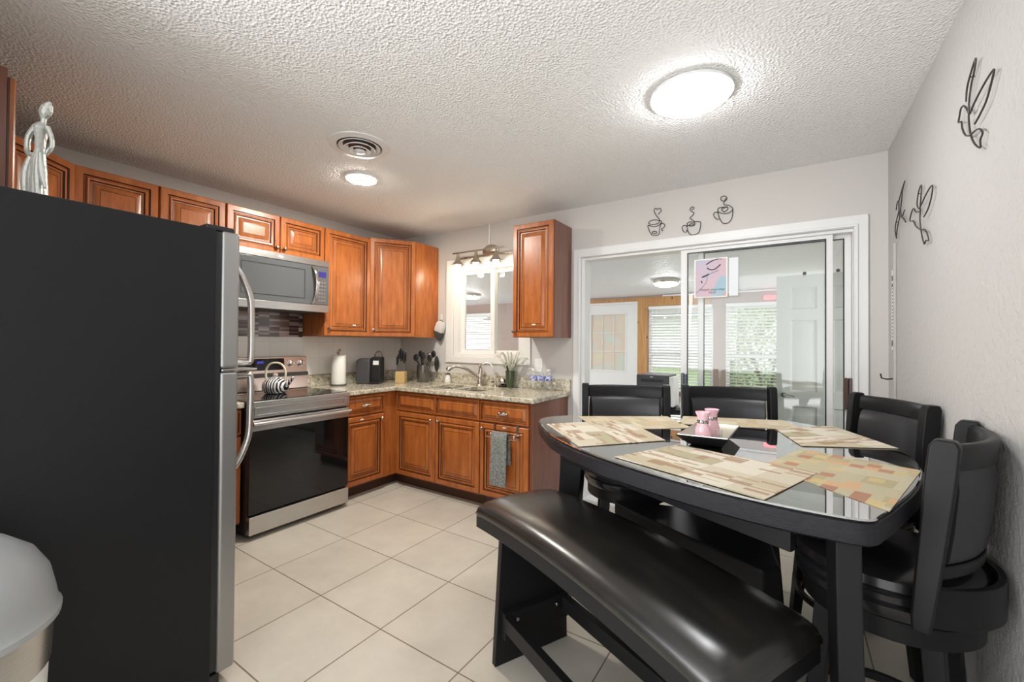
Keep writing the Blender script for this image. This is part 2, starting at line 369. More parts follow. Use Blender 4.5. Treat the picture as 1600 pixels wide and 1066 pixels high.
# ------------------------------------------------------------------ the setting
struct('floor', MB().box(-3.7, -4.7, -.05, 6.5, 4.3, 0), 'floor')
struct('ceiling', MB().box(-.1, -4.7, H, 6.5, .0, H + .05), 'ceiling')
DX0, DX1, DZ = 2.195, 4.0, 2.045; WX0, WX1, WZ0, WZ1 = .775, 1.62, 1.185, 2.09
struct('wall_back', MB().cells([-.1, WX0, WX1, DX0, DX1, WX + .35], [0, WZ0, WZ1, 2.046, H + .05] if False else sorted([0, WZ0, DZ, WZ1, H + .05]),
       lambda x, z: not (WX0 < x < WX1 and WZ0 < z < WZ1) and not (DX0 < x < DX1 and z < DZ), 0, .12), 'wall')
struct('wall_left', MB().box(-.1, -3.43, 0, 0, 0, H + .05), 'tile' if False else 'wall')
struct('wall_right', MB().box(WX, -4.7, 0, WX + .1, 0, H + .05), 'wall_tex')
struct('wall_front', MB().box(0, -3.43, 0, 1.845, -3.315, H + .05), 'wall')
struct('baseboard_right', MB().box(WX - .014, -4.7, 0, WX, -.02, .09), 'white', bevel=.003)
struct('baseboard_back', MB().box(4.07, -.014, 0, WX - .014, 0, .09), 'white', bevel=.003)
# sunroom shell
struct('wall_sunroom_left', MB().cells([.12, .6, 3.6, 4.1], [0, .6, 2.0, 2.6], lambda y, z: not (.6 < y < 3.6 and .6 < z < 2.0), -3.8, -3.7, 'yz'), 'greywood')
struct('wall_sunroom_right', MB().cells([.12, .3, 1.75, 2.05, 3.85, 4.1], [0, .6, 2.0, 2.6], lambda y, z: not ((.3 < y < 1.75 or 2.05 < y < 3.85) and .6 < z < 2.0), 4.42, 4.5, 'yz'), 'wall')
sl = lambda y: 2.42 - .0692 * (y - .1)
cm = MB(); cm.loft([[(-3.7, .12, sl(.12)), (4.42, .12, sl(.12)), (4.42, .12, sl(.12) + .05), (-3.7, .12, sl(.12) + .05)], [(-3.7, 4.1, sl(4.1)), (4.42, 4.1, sl(4.1)), (4.42, 4.1, sl(4.1) + .05), (-3.7, 4.1, sl(4.1) + .05)]])
struct('ceiling_sunroom', cm, 'sunceil')
FW = [(-2.75, -1.55), (1.66, 2.66), (2.84, 3.84)]          # far windows
FZ0, FZ1 = .55, 1.955
us = sorted([-3.7, 4.42, .5, 1.46] + [a for w in FW for a in w])
def keepfar(x, z):
    if any(a < x < b for a, b in FW) and FZ0 < z < FZ1: return False
    if .5 < x < 1.46 and z < 2.035: return False
    return True
struct('wall_sunroom_far', MB().cells(us, [0, FZ0, FZ1, 2.035, 2.2], keepfar, 4.0, 4.1), 'greywood')
struct('trim_1', MB().box(.3, 3.975, 2.06, 2.62, 4.0, 2.12), 'pine')
struct('trim_2', MB().box(1.475, 3.97, 0, 1.645, 4.0, 2.06), 'pine')
struct('trim_3', MB().box(1.645, 3.97, 1.965, 2.62, 4.0, 2.06), 'pine')
struct('trim_4', MB().box(1.9, 3.93, 2.118, 4.4, 3.975, 2.14), 'white')

# door casing (back wall)
cs = MB()
for (o_, i_) in ((0, .018), ):
    cs.cells([2.127, DX0, DX1, 4.07], [0, DZ, 2.122], lambda x, z: not (DX0 < x < DX1 and z < DZ), -.02, 0)
struct('trim_5', cs, 'white', bevel=.006)
cs = MB(); cs.cells([DX0 - .02, DX0 - .004, DX1 + .004, DX1 + .02], [0, DZ + .004, DZ + .02], lambda x, z: not (DX0 < x < DX1 and z < DZ), -.03, -.02)
struct('trim_6', cs, 'white', bevel=.004)

# ---- sliding glass door: frame, two panels slid to the right
d1 = thing('door_1', '', 'door', (3.1, .05, 0)); d1['kind'] = 'structure'; del d1['label']; del d1['category']
fr = MB(); fr.cells([DX0, DX0 + .03, DX1 - .004, DX1], [0, .02, DZ - .02, DZ], lambda x, z: x < DX0 + .03 or x > DX1 - .004 or z < .02 or z > DZ - .02, 0, .12)
struct('door_frame', fr, 'white', d1, bevel=.003)
def slide(x0, x1, y, sl_, sr, name):
    g = MB(); g.cells([x0, x0 + sl_, x1 - sr, x1], [.02, .10, DZ - .045, DZ - .02], lambda x, z: x < x0 + sl_ or x > x1 - sr or z < .10 or z > DZ - .045, y, y + .035)
    p = struct('door_panel', g, 'white', d1, bevel=.003)
    q = MB(); a, b, c, d = x0 + sl_, x1 - sr, .10, DZ - .045
    q.cells([a, a + .006, b - .006, b], [c, c + .006, d - .006, d], lambda x, z: x < a + .006 or x > b - .006 or z < c + .006 or z > d - .006, y - .002, y + .008)
    struct('gasket', q, 'blackplastic', p)
    struct('glass_pane', MB().box(a + .005, y + .012, c + .005, b - .005, y + .018, d - .005), 'glass', p)
    return p
pa = slide(2.99, 3.90, .015, .045, .035, 'a')
pb = slide(3.10, 3.995, .065, .04, .035, 'b')
struct('sticker', MB().cyl((3.752, .0265, 1.791), (3.752, .0285, 1.791), .011), 'darkgrey', pa)
struct('sticker', MB().cyl((3.93, .0765, 1.802), (3.93, .0785, 1.802), .011), 'darkgrey', pb)
hb = MB(); hb.box(3.952, .02, .925, 3.976, .063, 1.12); struct('handle', hb, 'brownhandle', pb, bevel=.005)
hb = MB(); hb.box(3.980, .02, .915, 3.996, .063, 1.12); struct('handle', hb, 'plumhandle', pb, bevel=.005)
hb = MB(); hb.box(2.997, -.012, .95, 3.018, .015, 1.112); hb.box(3.022, -.016, .95, 3.036, .015, 1.105); struct('latch', hb, 'bluegrey', pa, bevel=.006)

# ---- window over the sink
w1 = thing('window_1', '', 'window', (1.2, 0, 1.1)); w1['kind'] = 'structure'; del w1['label']; del w1['category']
c = MB(); c.cells([.685, WX0, WX1, 1.705], [1.12, WZ0, WZ1, 2.17], lambda x, z: not (WX0 < x < WX1 and WZ0 < z < WZ1), -.02, 0)
struct('window_casing', c, 'vinyl', w1, bevel=.005)
c = MB(); c.cells([WX0, WX0 + .055, WX1 - .055, WX1], [WZ0, WZ0 + .03, WZ1 - .04, WZ1], lambda x, z: not (WX0 + .055 < x < WX1 - .055 and WZ0 + .03 < z < WZ1 - .04), .0, .12)
struct('window_frame', c, 'vinyl', w1, bevel=.004)
for x0, x1, y in ((.83, 1.255, .05), (1.205, 1.565, .085)):
    c = MB(); e = .05; z0, z1 = WZ0 + .03, WZ1 - .04
    c.cells([x0, x0 + e, x1 - e, x1], [z0, z0 + .035, z1 - .035, z1], lambda x, z: not (x0 + e < x < x1 - e and z0 + .035 < z < z1 - .035), y, y + .03)
    s_ = struct('sash', c, 'vinyl', w1, bevel=.003)
    struct('glass_pane', MB().box(x0 + e - .002, y + .012, z0 + .033, x1 - e + .002, y + .017, z1 - .033), 'glass', s_)

# ---- far sunroom windows with blinds, garden door
def far_window(i, x0, x1, gy):
    w = thing('window_%d' % i, '', 'window', ((x0 + x1) / 2, 4.05, FZ0)); w['kind'] = 'structure'; del w['label']; del w['category']
    c = MB(); c.cells([x0, x0 + .05, x1 - .05, x1], [FZ0, FZ0 + .05, 1.13, 1.185, FZ1 - .05, FZ1], lambda x, z: not (x0 + .05 < x < x1 - .05 and (FZ0 + .05 < z < 1.13 or 1.185 < z < FZ1 - .05)), 4.0, 4.06)
    struct('window_frame', c, 'white', w, bevel=.003)
    struct('glass_pane', MB().box(x0 + .04, 4.04, FZ0 + .04, x1 - .04, 4.045, FZ1 - .04), 'glass', w)
    bl = thing('window_blind', {2: 'white slatted blind on far left sunroom window seen through the sink window', 3: 'white slatted blind on the sunroom window beside the pine post', 4: 'white slatted blind on the sunroom window with the green shrub outside'}[i], 'blind', ((x0 + x1) / 2, 3.955, FZ0), 0)
    hd = MB().box(x0 + .01, 3.925, FZ1 - .05, x1 - .01, 3.965, FZ1); obj('headrail', hd, 'blind', bl, world=True)
    s_ = MB(); z = FZ1 - .075
    while z > FZ0 + .03:
        t = .006
        a = Matrix.Translation((0, 3.945, z)) @ Matrix.Rotation(-.5, 4, 'X'); s_.M = a; s_.box(x0 + .015, -.021, 0, x1 - .015, .021, .0022); z -= .047
    s_.M = Matrix.Identity(4)
    obj('slats', s_, 'blind', bl, world=True)
    s_ = MB()
    for xx in (x0 + .15, (x0 + x1) / 2, x1 - .15): s_.box(xx - .003, 3.922, FZ0 + .03, xx + .003, 3.924, FZ1 - .04)
    obj('ladder_tape', s_, 'blind', bl, world=True)
for i, (a, b) in enumerate(FW): far_window(i + 2, a, b, 0)
d2 = thing('door_2', '', 'door', (.98, 4.03, 0)); d2['kind'] = 'structure'; del d2['label']; del d2['category']
c = MB(); c.cells([.53, .62, 1.26, 1.44], [.01, .85, 1.85, 2.02], lambda x, z: not (.62 < x < 1.26 and .85 < z < 1.85), 3.985, 4.03)
dp = struct('door_leaf', c, 'white', d2, bevel=.004)
struct('glass_pane', MB().box(.61, 4.0, .84, 1.27, 4.01, 1.86), 'panes', dp)
c = MB()
for k in (1, 2): c.box(.62 + .2133 * k - .006, 3.985, .85, .62 + .2133 * k + .006, 4.0, 1.85); c.box(.62, 3.985, .85 + .3333 * k - .006, 1.26, 4.0, .85 + .3333 * k + .006)
c.cells([.60, .625, 1.255, 1.28], [.83, .855, 1.845, 1.87], lambda x, z: not (.625 < x < 1.255 and .855 < z < 1.845), 3.975, 3.99)
struct('muntins', c, 'white', dp, bevel=.002)
c = MB(); c.cells([.5, .53, 1.44, 1.475], [0, 2.02, 2.055], lambda x, z: not (.53 < x < 1.44 and z < 2.02), 3.965, 4.02); struct('door_frame', c, 'white', d2)
# open six-panel door leaf in the sunroom
d3 = thing('door_3', '', 'door', (4.38, 1.9, 0)); d3['kind'] = 'structure'; del d3['label']; del d3['category']
c = MB(); c.box(3.555, 1.9, .012, 4.38, 1.935, 2.04)
def sixpanel(c, x0, x1, z0, z1, y):
    pr = [(0, 0), (.008, -.007), (.018, -.007), (.035, .003)]
    R_ = []
    for ins, d in [(0, .0005)] + [(a, -b * 1) for a, b in pr]:
        dd = {0: .0005}.get(ins, d)
        R_.append([(x0 + ins, y - dd, z0 + ins), (x1 - ins, y - dd, z0 + ins), (x1 - ins, y - dd, z1 - ins), (x0 + ins, y - dd, z1 - ins)])
    c.loft(R_)
leaf = MB()
pan = [(3.675, 3.90), (4.03, 4.255)]; pz = [(.18, .70), (.85, 1.58), (1.69, 1.915)]
us = [3.555, 3.675, 3.90, 4.03, 4.255, 4.38]; vs = [.012, .18, .70, .85, 1.58, 1.69, 1.915, 2.04]
leaf.cells(us, vs, lambda x, z: not (any(a < x < b for a, b in pan) and any(a < z < b for a, b in pz)), 1.9, 1.935)
for a, b in pan:
    for e_, f_ in pz:
        R_ = []
        for ins, d in ((0, 0), (.014, .018), (.024, .018), (.05, .004)):
            R_.append([(a + ins, 1.9 + d, e_ + ins), (b - ins, 1.9 + d, e_ + ins), (b - ins, 1.9 + d, f_ - ins), (a + ins, 1.9 + d, f_ - ins)])
        leaf.loft(R_, cap=False); leaf.f([leaf.v(p) for p in R_[-1]])
        leaf.box(a, 1.92, e_, b, 1.93, f_)
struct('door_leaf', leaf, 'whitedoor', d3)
kn = MB(); kn.cyl((3.62, 1.9, .90 - .09), (3.62, 1.87, .81), .025); kn.cyl((3.62, 1.875, .81), (3.62, 1.85, .81), .01); kn.tube([(3.62, 1.85, .81), (3.66, 1.845, .81), (3.71, 1.85, .80)], .009)
struct('door_handle', kn, 'chrome', d3)

# backsplash
tag(obj('backsplash_tiles', MB().box(.001, -2.6, 1.02, .008, -.006, 1.368), 'tile'), 'pale square tile backsplash on the stove wall under the cabinets', 'backsplash')
bs = MB().box(.0085, -1.925, 1.362, .016, -1.172, 1.565); tag(obj('mosaic_backsplash', bs, 'mosaic'), 'brown and grey linear mosaic strip between range and microwave', 'backsplash')

# ------------------------------------------------------------------ cabinets
PROF = [(0, 0, 1), (0, .006, 0), (0, .016, 0), (.005, .021, 0), (.038, .021, 1), (.0435, .012, 0), (.047, .012, 0), (.056, .021, 0), (.064, .019, 1), (.069, .0095, 0), (.078, .0095, 1), (.0825, .0085, 0), (.108, .0175, 1), (.1115, .0175, 0)]  # first dark band paints the seam shade between doors; inner dark bands are glaze
PROFD = [(0, 0, 1), (0, .006, 0), (0, .016, 0), (.004, .021, 0), (.014, .021, 1), (.018, .012, 0), (.024, .011, 1), (.027, .010, 0), (.050, .021, 1), (.053, .021, 0)]  # drawer fronts: outermost dark band is painted gap shade, the others glaze
def panel(mb, x0, x1, z0, z1, y, prof=PROF):
    k = min(1, (min(x1 - x0, z1 - z0) / 2 - .012) / prof[-1][0])
    prev = None
    for a, d, g in prof:
        a *= k
        r = [mb.v((x0 + a, y - d, z0 + a)), mb.v((x1 - a, y - d, z0 + a)), mb.v((x1 - a, y - d, z1 - a)), mb.v((x0 + a, y - d, z1 - a))]
        if prev:
            for i in range(4): mb.f([prev[i], prev[(i + 1) % 4], r[(i + 1) % 4], r[i]], pg)
        else: mb.f(r[::-1])
        prev = r; pg = g
    mb.f(prev)
def knob(parent, x, y, z, m='nickel'):
    k = MB(Matrix.Translation((x, y, z)) @ Matrix.Rotation(PI / 2, 4, 'X')); k.lathe([(.006, 0), (.005, .012), (.013, .018), (.015, .024), (.010, .031), (.002, .033)], seg=16)
    obj('knob', k, m, parent)
def pull(parent, x, y, z):
    k = MB(); 
    for s_ in (-.035, .035): k.cyl((x + s_, y, z), (x + s_, y - .02, z), .006, 10)
    k.tube([(x - .045, y - .02, z), (x - .02, y - .027, z - .002), (x + .02, y - .027, z - .002), (x + .045, y - .02, z)], [.008, .012, .012, .008], 10)
    k.box(x - .02, y - .03, z + .006, x + .02, y - .008, z + .018)
    h = obj('handle', k, 'chrome', parent, bevel=.002)
def sticker(parent, x, y, z):
    obj('sticker', MB().box(x - .016, y - .0015, z - .005, x + .016, y, z + .005), 'white_plastic', parent)
def cabinet(name, label, loc, rz, w, d, z0, z1, doors=(), drawers=(), toe=False, side=None, group=None, cat='cabinet'):
    t = thing(name, label, cat, loc, rz, group)
    b = MB(); T = .018; zb = z0 + (.10 if toe else 0)
    b.box(0, -d, zb, T, 0, z1); b.box(w - T, -d, zb, w, 0, z1); b.box(T, -.01, zb, w - T, 0, z1); b.box(T, -d, zb, w - T, -.01, zb + T)
    if not toe: b.box(T, -d, z1 - T, w - T, -.01, z1)
    fz = [zb, z1]
    # face frame filling behind doors
    b.box(T, -d, zb + T, w - T, -d + .012, z1 - (0 if toe else T))
    bo = obj('body', b, 'wood' if side is None else side, t)
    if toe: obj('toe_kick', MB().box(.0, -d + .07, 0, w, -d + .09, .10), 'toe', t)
    for (a, b_, c, e, kx, kz, st) in doors:
        m = MB(); panel(m, a, b_, c, e, -d)
        o = obj('door', m, ['wood', 'glaze_and_seam_shade'], t, ang=20)
        if kx is not None: knob(o, kx, -d - .02, kz, 'nickel' if toe else 'bronze')
        if st: sticker(o, *st)
    for (a, b_, c, e, hx, st) in drawers:
        m = MB(); panel(m, a, b_, c, e, -d, PROFD)
        o = obj('drawer', m, ['wood', 'glaze_and_seam_shade'], t, ang=20)
        if hx is not None: pull(o, hx, -d - .02, (c + e) / 2)
        if st: sticker(o, *st)
    return t
L = PI / 2
def left_y(y0): return (0, y0, 0)
g = .003
# uppers on the stove wall (local x runs along +y)
def up(label, y0, y1, z0, z1, doors, side=None):
    return cabinet('wall_cabinet', label, (.002, y0, 0), L, y1 - y0, .315, z0, z1, doors, side=side)
w = .475
up('tall orange-brown wall cabinet between microwave and corner cabinet', -1.168, -.693, 1.372, 2.305, [(g, w - g, 1.375, 2.302, .035, 1.44, (w / 2 + .06, -.336, 1.475))])
w = .76
up('short two-door wall cabinet above the microwave', -1.931, -1.171, 2.005, 2.305, [(g, w / 2 - g, 2.008, 2.302, w / 2 - .03, 2.05, None), (w / 2 + g, w - g, 2.008, 2.302, w / 2 + .03, 2.05, None)])
up('wall cabinet left of the microwave, half hidden by the fridge', -2.312, -1.934, 1.372, 2.305, [(g, .378 - g, 1.375, 2.302, .34, 1.44, None)])
up('wall cabinet above the fridge top, beside the corner cabinet', -2.70, -2.315, 1.372, 2.305, [(g, .385 - g, 1.375, 2.302, .035, 1.44, None)])
# diagonal corner wall cabinets
def corner(label, poly, p0, p1, z0, z1, kside, side='wood'):
    t = thing('corner_wall_cabinet', label, 'cabinet', (poly[0][0], poly[0][1], 0))
    obj('body', MB().prism(poly, z0, z1), side, t, world=True)
    d = Vector((p1[0] - p0[0], p1[1] - p0[1], 0)); ang = math.atan2(d.y, d.x); wd = d.length
    m = MB(Matrix.Translation((p0[0], p0[1], 0)) @ rotz(ang)); panel(m, g, wd - g, z0 + .003, z1 - .003, -.001)
    o = obj('door', m, ['wood', 'glaze_and_seam_shade'], t, world=True, ang=20)
    k = MB(Matrix.Translation((p0[0], p0[1], 0)) @ rotz(ang) @ Matrix.Translation((.035 if kside == 0 else wd - .035, -.021, z0 + .07)) @ Matrix.Rotation(PI / 2, 4, 'X'))
    k.lathe([(.006, 0), (.005, .012), (.013, .018), (.015, .024), (.010, .031), (.002, .033)], seg=16)
    obj('knob', k, 'nickel', o, world=True)
corner('diagonal orange-brown corner wall cabinet beside the sink window', [(.002, -.003), (.002, -.688), (.315, -.69), (.56, -.335), (.56, -.003)], (.318, -.69), (.562, -.337), 1.372, 2.32, 0)
corner('diagonal corner wall cabinet behind the silver statue', [(.002, -3.312), (.60, -3.312), (.60, -3.0), (.315, -2.703), (.002, -2.706)], (.605, -3.0), (.318, -2.703), 1.372, 2.305, 0)
# cabinet over fridge on the front wall (faces +y)
t = thing('overhead_cabinet', 'wall cabinet at the left picture edge above the fridge, seen side on', 'cabinet', (1.232, -3.312, 0))
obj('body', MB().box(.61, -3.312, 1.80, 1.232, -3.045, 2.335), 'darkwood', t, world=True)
m = MB(Matrix.Translation((1.225, -3.043, 0)) @ rotz(PI)); panel(m, .0, .30, 1.81, 2.305, 0); obj('door', m, ['wood', 'glaze_and_seam_shade'], t, world=True, ang=20)
m = MB(Matrix.Translation((1.225, -3.043, 0)) @ rotz(PI)); panel(m, .305, .61, 1.81, 2.305, 0); obj('door', m, ['wood', 'glaze_and_seam_shade'], t, world=True, ang=20)
# right wall cabinet by the sliding door
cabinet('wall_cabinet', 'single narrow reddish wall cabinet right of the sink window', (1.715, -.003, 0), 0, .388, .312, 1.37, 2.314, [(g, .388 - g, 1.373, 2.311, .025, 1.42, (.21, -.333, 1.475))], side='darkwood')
# base cabinets
BZ = .872
cabinet('base_cabinet', 'drawer base cabinet between the range and the corner', (.002, -1.165, 0), L, .465, .59, 0, BZ, [(g, .42, .115, .685, .385, .645, (.18, -.6115, .66))], [(g, .42, .70, .862, .21, None)], toe=True)
cf = thing('corner_base_cabinet', 'blind corner base cabinet where the two counter runs meet', 'cabinet', (.3, -.3, 0))
obj('body', MB().prism([(.002, -.698), (.59, -.698), (.59, -.59), (.618, -.59), (.618, -.003), (.002, -.003)], .10, BZ), 'wood', cf, world=True)
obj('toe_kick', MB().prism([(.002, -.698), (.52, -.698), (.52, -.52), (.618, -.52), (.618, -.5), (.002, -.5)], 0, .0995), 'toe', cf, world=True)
W2 = .967
cabinet('base_cabinet', 'two-door sink base cabinet with two false drawer fronts', (.622, -.003, 0), 0, W2, .59, 0, BZ,
        [(g, .482, .115, .685, .445, .645, None), (.488, W2 - g, .115, .685, .525, .645, None)], [(g, .482, .70, .862, None, None), (.488, W2 - g, .70, .862, None, None)], toe=True)
cabinet('base_cabinet', 'end base cabinet with drawer and towel bar beside the sliding door', (1.592, -.003, 0), 0, .485, .59, 0, BZ,
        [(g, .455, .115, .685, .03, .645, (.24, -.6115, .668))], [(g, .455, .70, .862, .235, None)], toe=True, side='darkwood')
cabinet('base_cabinet', 'base cabinet sliver between the fridge and the range', (.002, -2.62, 0), L, .685, .59, 0, BZ,
        [(g, .34, .115, .685, .305, .645, None), (.346, .682, .115, .685, .38, .645, None)], [(g, .682, .70, .862, .34, None)], toe=True)
# countertops
SX = [(.86, 1.17), (1.20, 1.49)]; SY = (-.50, -.15)
ct = MB(); CZ0, CZ1 = .876, .9145
ct.cells([.001, .64, SX[0][0], SX[0][1], SX[1][0], SX[1][1], 2.105], [-1.165, -.64, SY[0], SY[1], -.001],
         lambda x, y: (y > -.64 or x < .64) and not (any(a < x < b for a, b in SX) and SY[0] < y < SY[1]), CZ0, CZ1, 'xy')
CZ1 = .915
cto = thing('granite_countertop', 'speckled beige granite countertop running round the sink corner', 'countertop', (1.2, -.3, .876))
obj('worktop', ct, 'granite', cto, world=True, bevel=.008)
bk = MB(); bk.box(.001, -1.165, CZ1, .02, -.022, 1.015); bk.box(.001, -.021, CZ1, 2.105, -.001, 1.015); obj('upstand', bk, 'granite', cto, world=True, bevel=.003)
ct2 = thing('granite_countertop', 'short granite countertop piece between fridge and range', 'countertop', (.3, -2.2, .876))
obj('worktop', MB().box(.001, -2.62, CZ0, .64, -1.932, CZ1), 'granite', ct2, world=True, bevel=.008)
obj('upstand', MB().box(.001, -2.62, CZ1, .02, -1.932, 1.015), 'granite', ct2, world=True)
# sink
sk = thing('kitchen_sink', 'stainless double bowl sink set under the granite counter', 'sink', (1.17, -.33, .70))
for (a, b_), dz in zip(SX, (.17, .15)):
    s_ = MB(); z = CZ0 - .002
    R_ = [[(a - .012, SY[0] - .012, z), (b_ + .012, SY[0] - .012, z), (b_ + .012, SY[1] + .012, z), (a - .012, SY[1] + .012, z)]]
    for ins, zz in ((.0, z), (.01, z - .02), (.02, z - dz + .02), (.04, z - dz)): R_.append([(a + ins, SY[0] + ins, zz), (b_ - ins, SY[0] + ins, zz), (b_ - ins, SY[1] - ins, zz), (a + ins, SY[1] - ins, zz)])
    s_.loft(R_, cap=False); s_.f([s_.v(p) for p in R_[-1]])
    bo = obj('bowl', s_, 'steel', sk, world=True)
    obj('drain', MB().lathe([(.04, 0), (.04, .003), (.02, .004)], ((a + b_) / 2, -.3, z - dz)), 'chrome', sk, world=True)
# faucet
fa = thing('kitchen_faucet', 'brushed pull-out faucet with lever arching over the left bowl', 'faucet', (1.19, -.09, CZ1))
c = MB(); c.lathe([(.033, 0), (.03, .008), (.024, .014), (.024, .09), (.022, .10)], (1.19, -.09, CZ1)); obj('base', c, 'nickel', fa, world=True)
c = MB(); p = catmull([(1.19, -.10, CZ1 + .07), (1.155, -.15, CZ1 + .12), (1.11, -.21, CZ1 + .165), (1.06, -.27, CZ1 + .185), (1.03, -.30, CZ1 + .18)], 5); c.tube(p, [.018 - .004 * i / len(p) for i in range(len(p))], 14); obj('spout', c, 'nickel', fa, world=True)
c = MB(); c.tube([(1.04, -.29, CZ1 + .183), (1.02, -.31, CZ1 + .175), (1.0, -.332, CZ1 + .158), (.994, -.338, CZ1 + .148)], [.016, .022, .024, .018], 14); obj('spray_head', c, 'chrome', fa, world=True)
c = MB(); c.tube([(1.19, -.09, CZ1 + .09), (1.193, -.085, CZ1 + .14), (1.185, -.08, CZ1 + .18), (1.17, -.085, CZ1 + .205)], [.022, .02, .014, .008], 12); obj('lever', c, 'nickel', fa, world=True)
ff = thing('filter_faucet', 'thin gooseneck filtered-water faucet right of the main faucet', 'faucet', (1.36, -.075, CZ1))
c = MB(); c.lathe([(.02, 0), (.018, .01), (.01, .015), (.01, .05)], (1.36, -.075, CZ1)); obj('base', c, 'chrome', ff, world=True)
c = MB(); c.tube(catmull([(1.36, -.075, CZ1 + .045), (1.352, -.08, CZ1 + .13), (1.325, -.09, CZ1 + .20), (1.285, -.11, CZ1 + .222), (1.25, -.13, CZ1 + .205), (1.235, -.138, CZ1 + .18)], 5), .0055, 10); c.tube([(1.24, -.135, CZ1 + .19), (1.228, -.14, CZ1 + .165)], .009, 10); obj('spout', c, 'chrome', ff, world=True)
c = MB(); c.tube([(1.36, -.075, CZ1 + .04), (1.33, -.10, CZ1 + .045)], .006, 8); obj('lever', c, 'blackplastic', ff, world=True)
# soap dispenser
so = thing('soap_dispenser', 'clear soap bottle with black top behind the sink', 'dispenser', (.755, -.06, CZ1))
obj('bottle', MB().lathe([(.03, 0), (.033, .01), (.028, .05), (.02, .075), (.018, .085)], (.755, -.06, CZ1)), 'white_plastic', so, world=True)
obj('cap', MB().lathe([(.026, .085), (.026, .092), (.006, .094), (.006, .10)], (.755, -.06, CZ1)), 'blackplastic', so, world=True)
# round steel scrubber caddy
ro = thing('dish_brush_holder', 'round chrome brush holder right of the filter faucet', 'holder', (1.44, -.07, CZ1))
obj('base', MB().lathe([(.042, 0), (.044, .012), (.04, .016)], (1.44, -.07, CZ1)), 'blackplastic', ro, world=True)
obj('shell', MB().ball((1.44, -.07, CZ1 + .053), .04, sz=.95), 'chrome', ro, world=True)
obj('brush_stem', MB().cyl((1.44, -.065, CZ1 + .09), (1.442, -.062, CZ1 + .15), .004), 'bottle', ro, world=True)
# plant
px, py = 1.535, -.085
pl = thing('potted_spider_plant', 'spider plant with white leaves in green glass vase on counter', 'plant', (px, py, CZ1))
obj('vase', MB().lathe([(.028, 0), (.034, .01), (.042, .09), (.046, .155), (.043, .156), (.038, .09), (.03, .015), (.002, .012)], (px, py, CZ1)), mat('olive_green_glass', (.05, .072, .035), .12, spec=.6, coat=.5), pl, world=True)
c = MB()
rnd = random.Random(3)
for k in range(34):
    a = rnd.uniform(0, 2 * PI); ln = rnd.uniform(.12, .26); hh = rnd.uniform(.06, .20)
    pts = []
    for t_ in [i / 6 for i in range(7)]:
        pts.append((px + math.cos(a) * (.015 + ln * t_ * .75), min(py + math.sin(a) * (.015 + ln * t_ * .75), -.032), CZ1 + .14 + hh * math.sin(t_ * PI * .72) * 1.0))
    c.tube(pts, [.004, .006, .0065, .006, .005, .0035, .001], 5, flat=(.25, 1))
obj('leaves', c, 'leafw', pl, world=True)
c = MB()
for a, ln in ((2.6, .09), (.4, .06), (4.6, .07), (1.5, .05)): c.tube([(px + .01 * math.cos(a), py + .01 * math.sin(a), CZ1 + .11), (px + ln * .5 * math.cos(a), py + ln * .5 * math.sin(a), CZ1 + .18), (px + ln * math.cos(a), min(py + ln * math.sin(a), -.03), CZ1 + .235)], [.012, .022, .002], 6, flat=(.3, 1))
obj('dark_leaves', c, 'leafg', pl, world=True)
# water bottles
def wbottle(x, y, label):
    t = thing('water_bottle', label, 'bottle', (x, y, CZ1), 0, 'water bottles at the counter end')
    obj('body', MB().lathe([(.026, 0), (.031, .005), (.0305, .03), (.029, .05), (.031, .08), (.031, .125), (.027, .15), (.016, .165), (.013, .168)], seg=20), 'bottle', t)
    obj('label', MB().lathe([(.0316, .088), (.0318, .09), (.0318, .124), (.0316, .126)], seg=20, cap=False), 'bluelabel', t)
    obj('cap', MB().lathe([(.015, .168), (.015, .184), (.012, .186)], seg=16), 'white_plastic', t)
    return t
b0 = wbottle(1.80, -.12, 'leftmost of three clear water bottles with blue labels')
dup(b0, (1.872, -.115, CZ1), 1, 'middle of three clear water bottles with blue labels')
dup(b0, (1.944, -.11, CZ1), 2, 'rightmost of three clear water bottles with blue labels, nearest the sliding door')
# outlet
ot = thing('wall_outlet', 'white outlet plate on the back wall behind the water bottles', 'outlet', (1.785, 0, 1.07))
obj('plate', MB().box(1.745, -.006, 1.065, 1.825, 0, 1.185), 'white_plastic', ot, world=True, bevel=.002)
for z in (1.098, 1.152): obj('socket', MB().box(1.768, -.008, z - .017, 1.802, -.006, z + .017), 'white', ot, world=True)
# knife block
kb = thing('knife_block', 'small pale wooden knife block with black handled knives', 'knife block', (.40, -.36, CZ1), .5)
obj('block', MB().box(-.048, -.04, 0, .048, .04, .115), 'knifewood', kb, bevel=.004)
for i in range(8):
    x = -.036 + (i % 4) * .024; y = -.018 if i < 4 else .018; hz = .16 + .02 * ((i * 3) % 4) + (.02 if i > 3 else 0)
    k = obj('knife', MB().box(x - .0035, y - .008, .05, x + .0035, y + .008, hz + .02), 'steel', kb)
    obj('knife_handle', MB().box(x - .007, y - .011, hz + .02, x + .007, y + .011, hz + .105), 'blackplastic', k, bevel=.004)
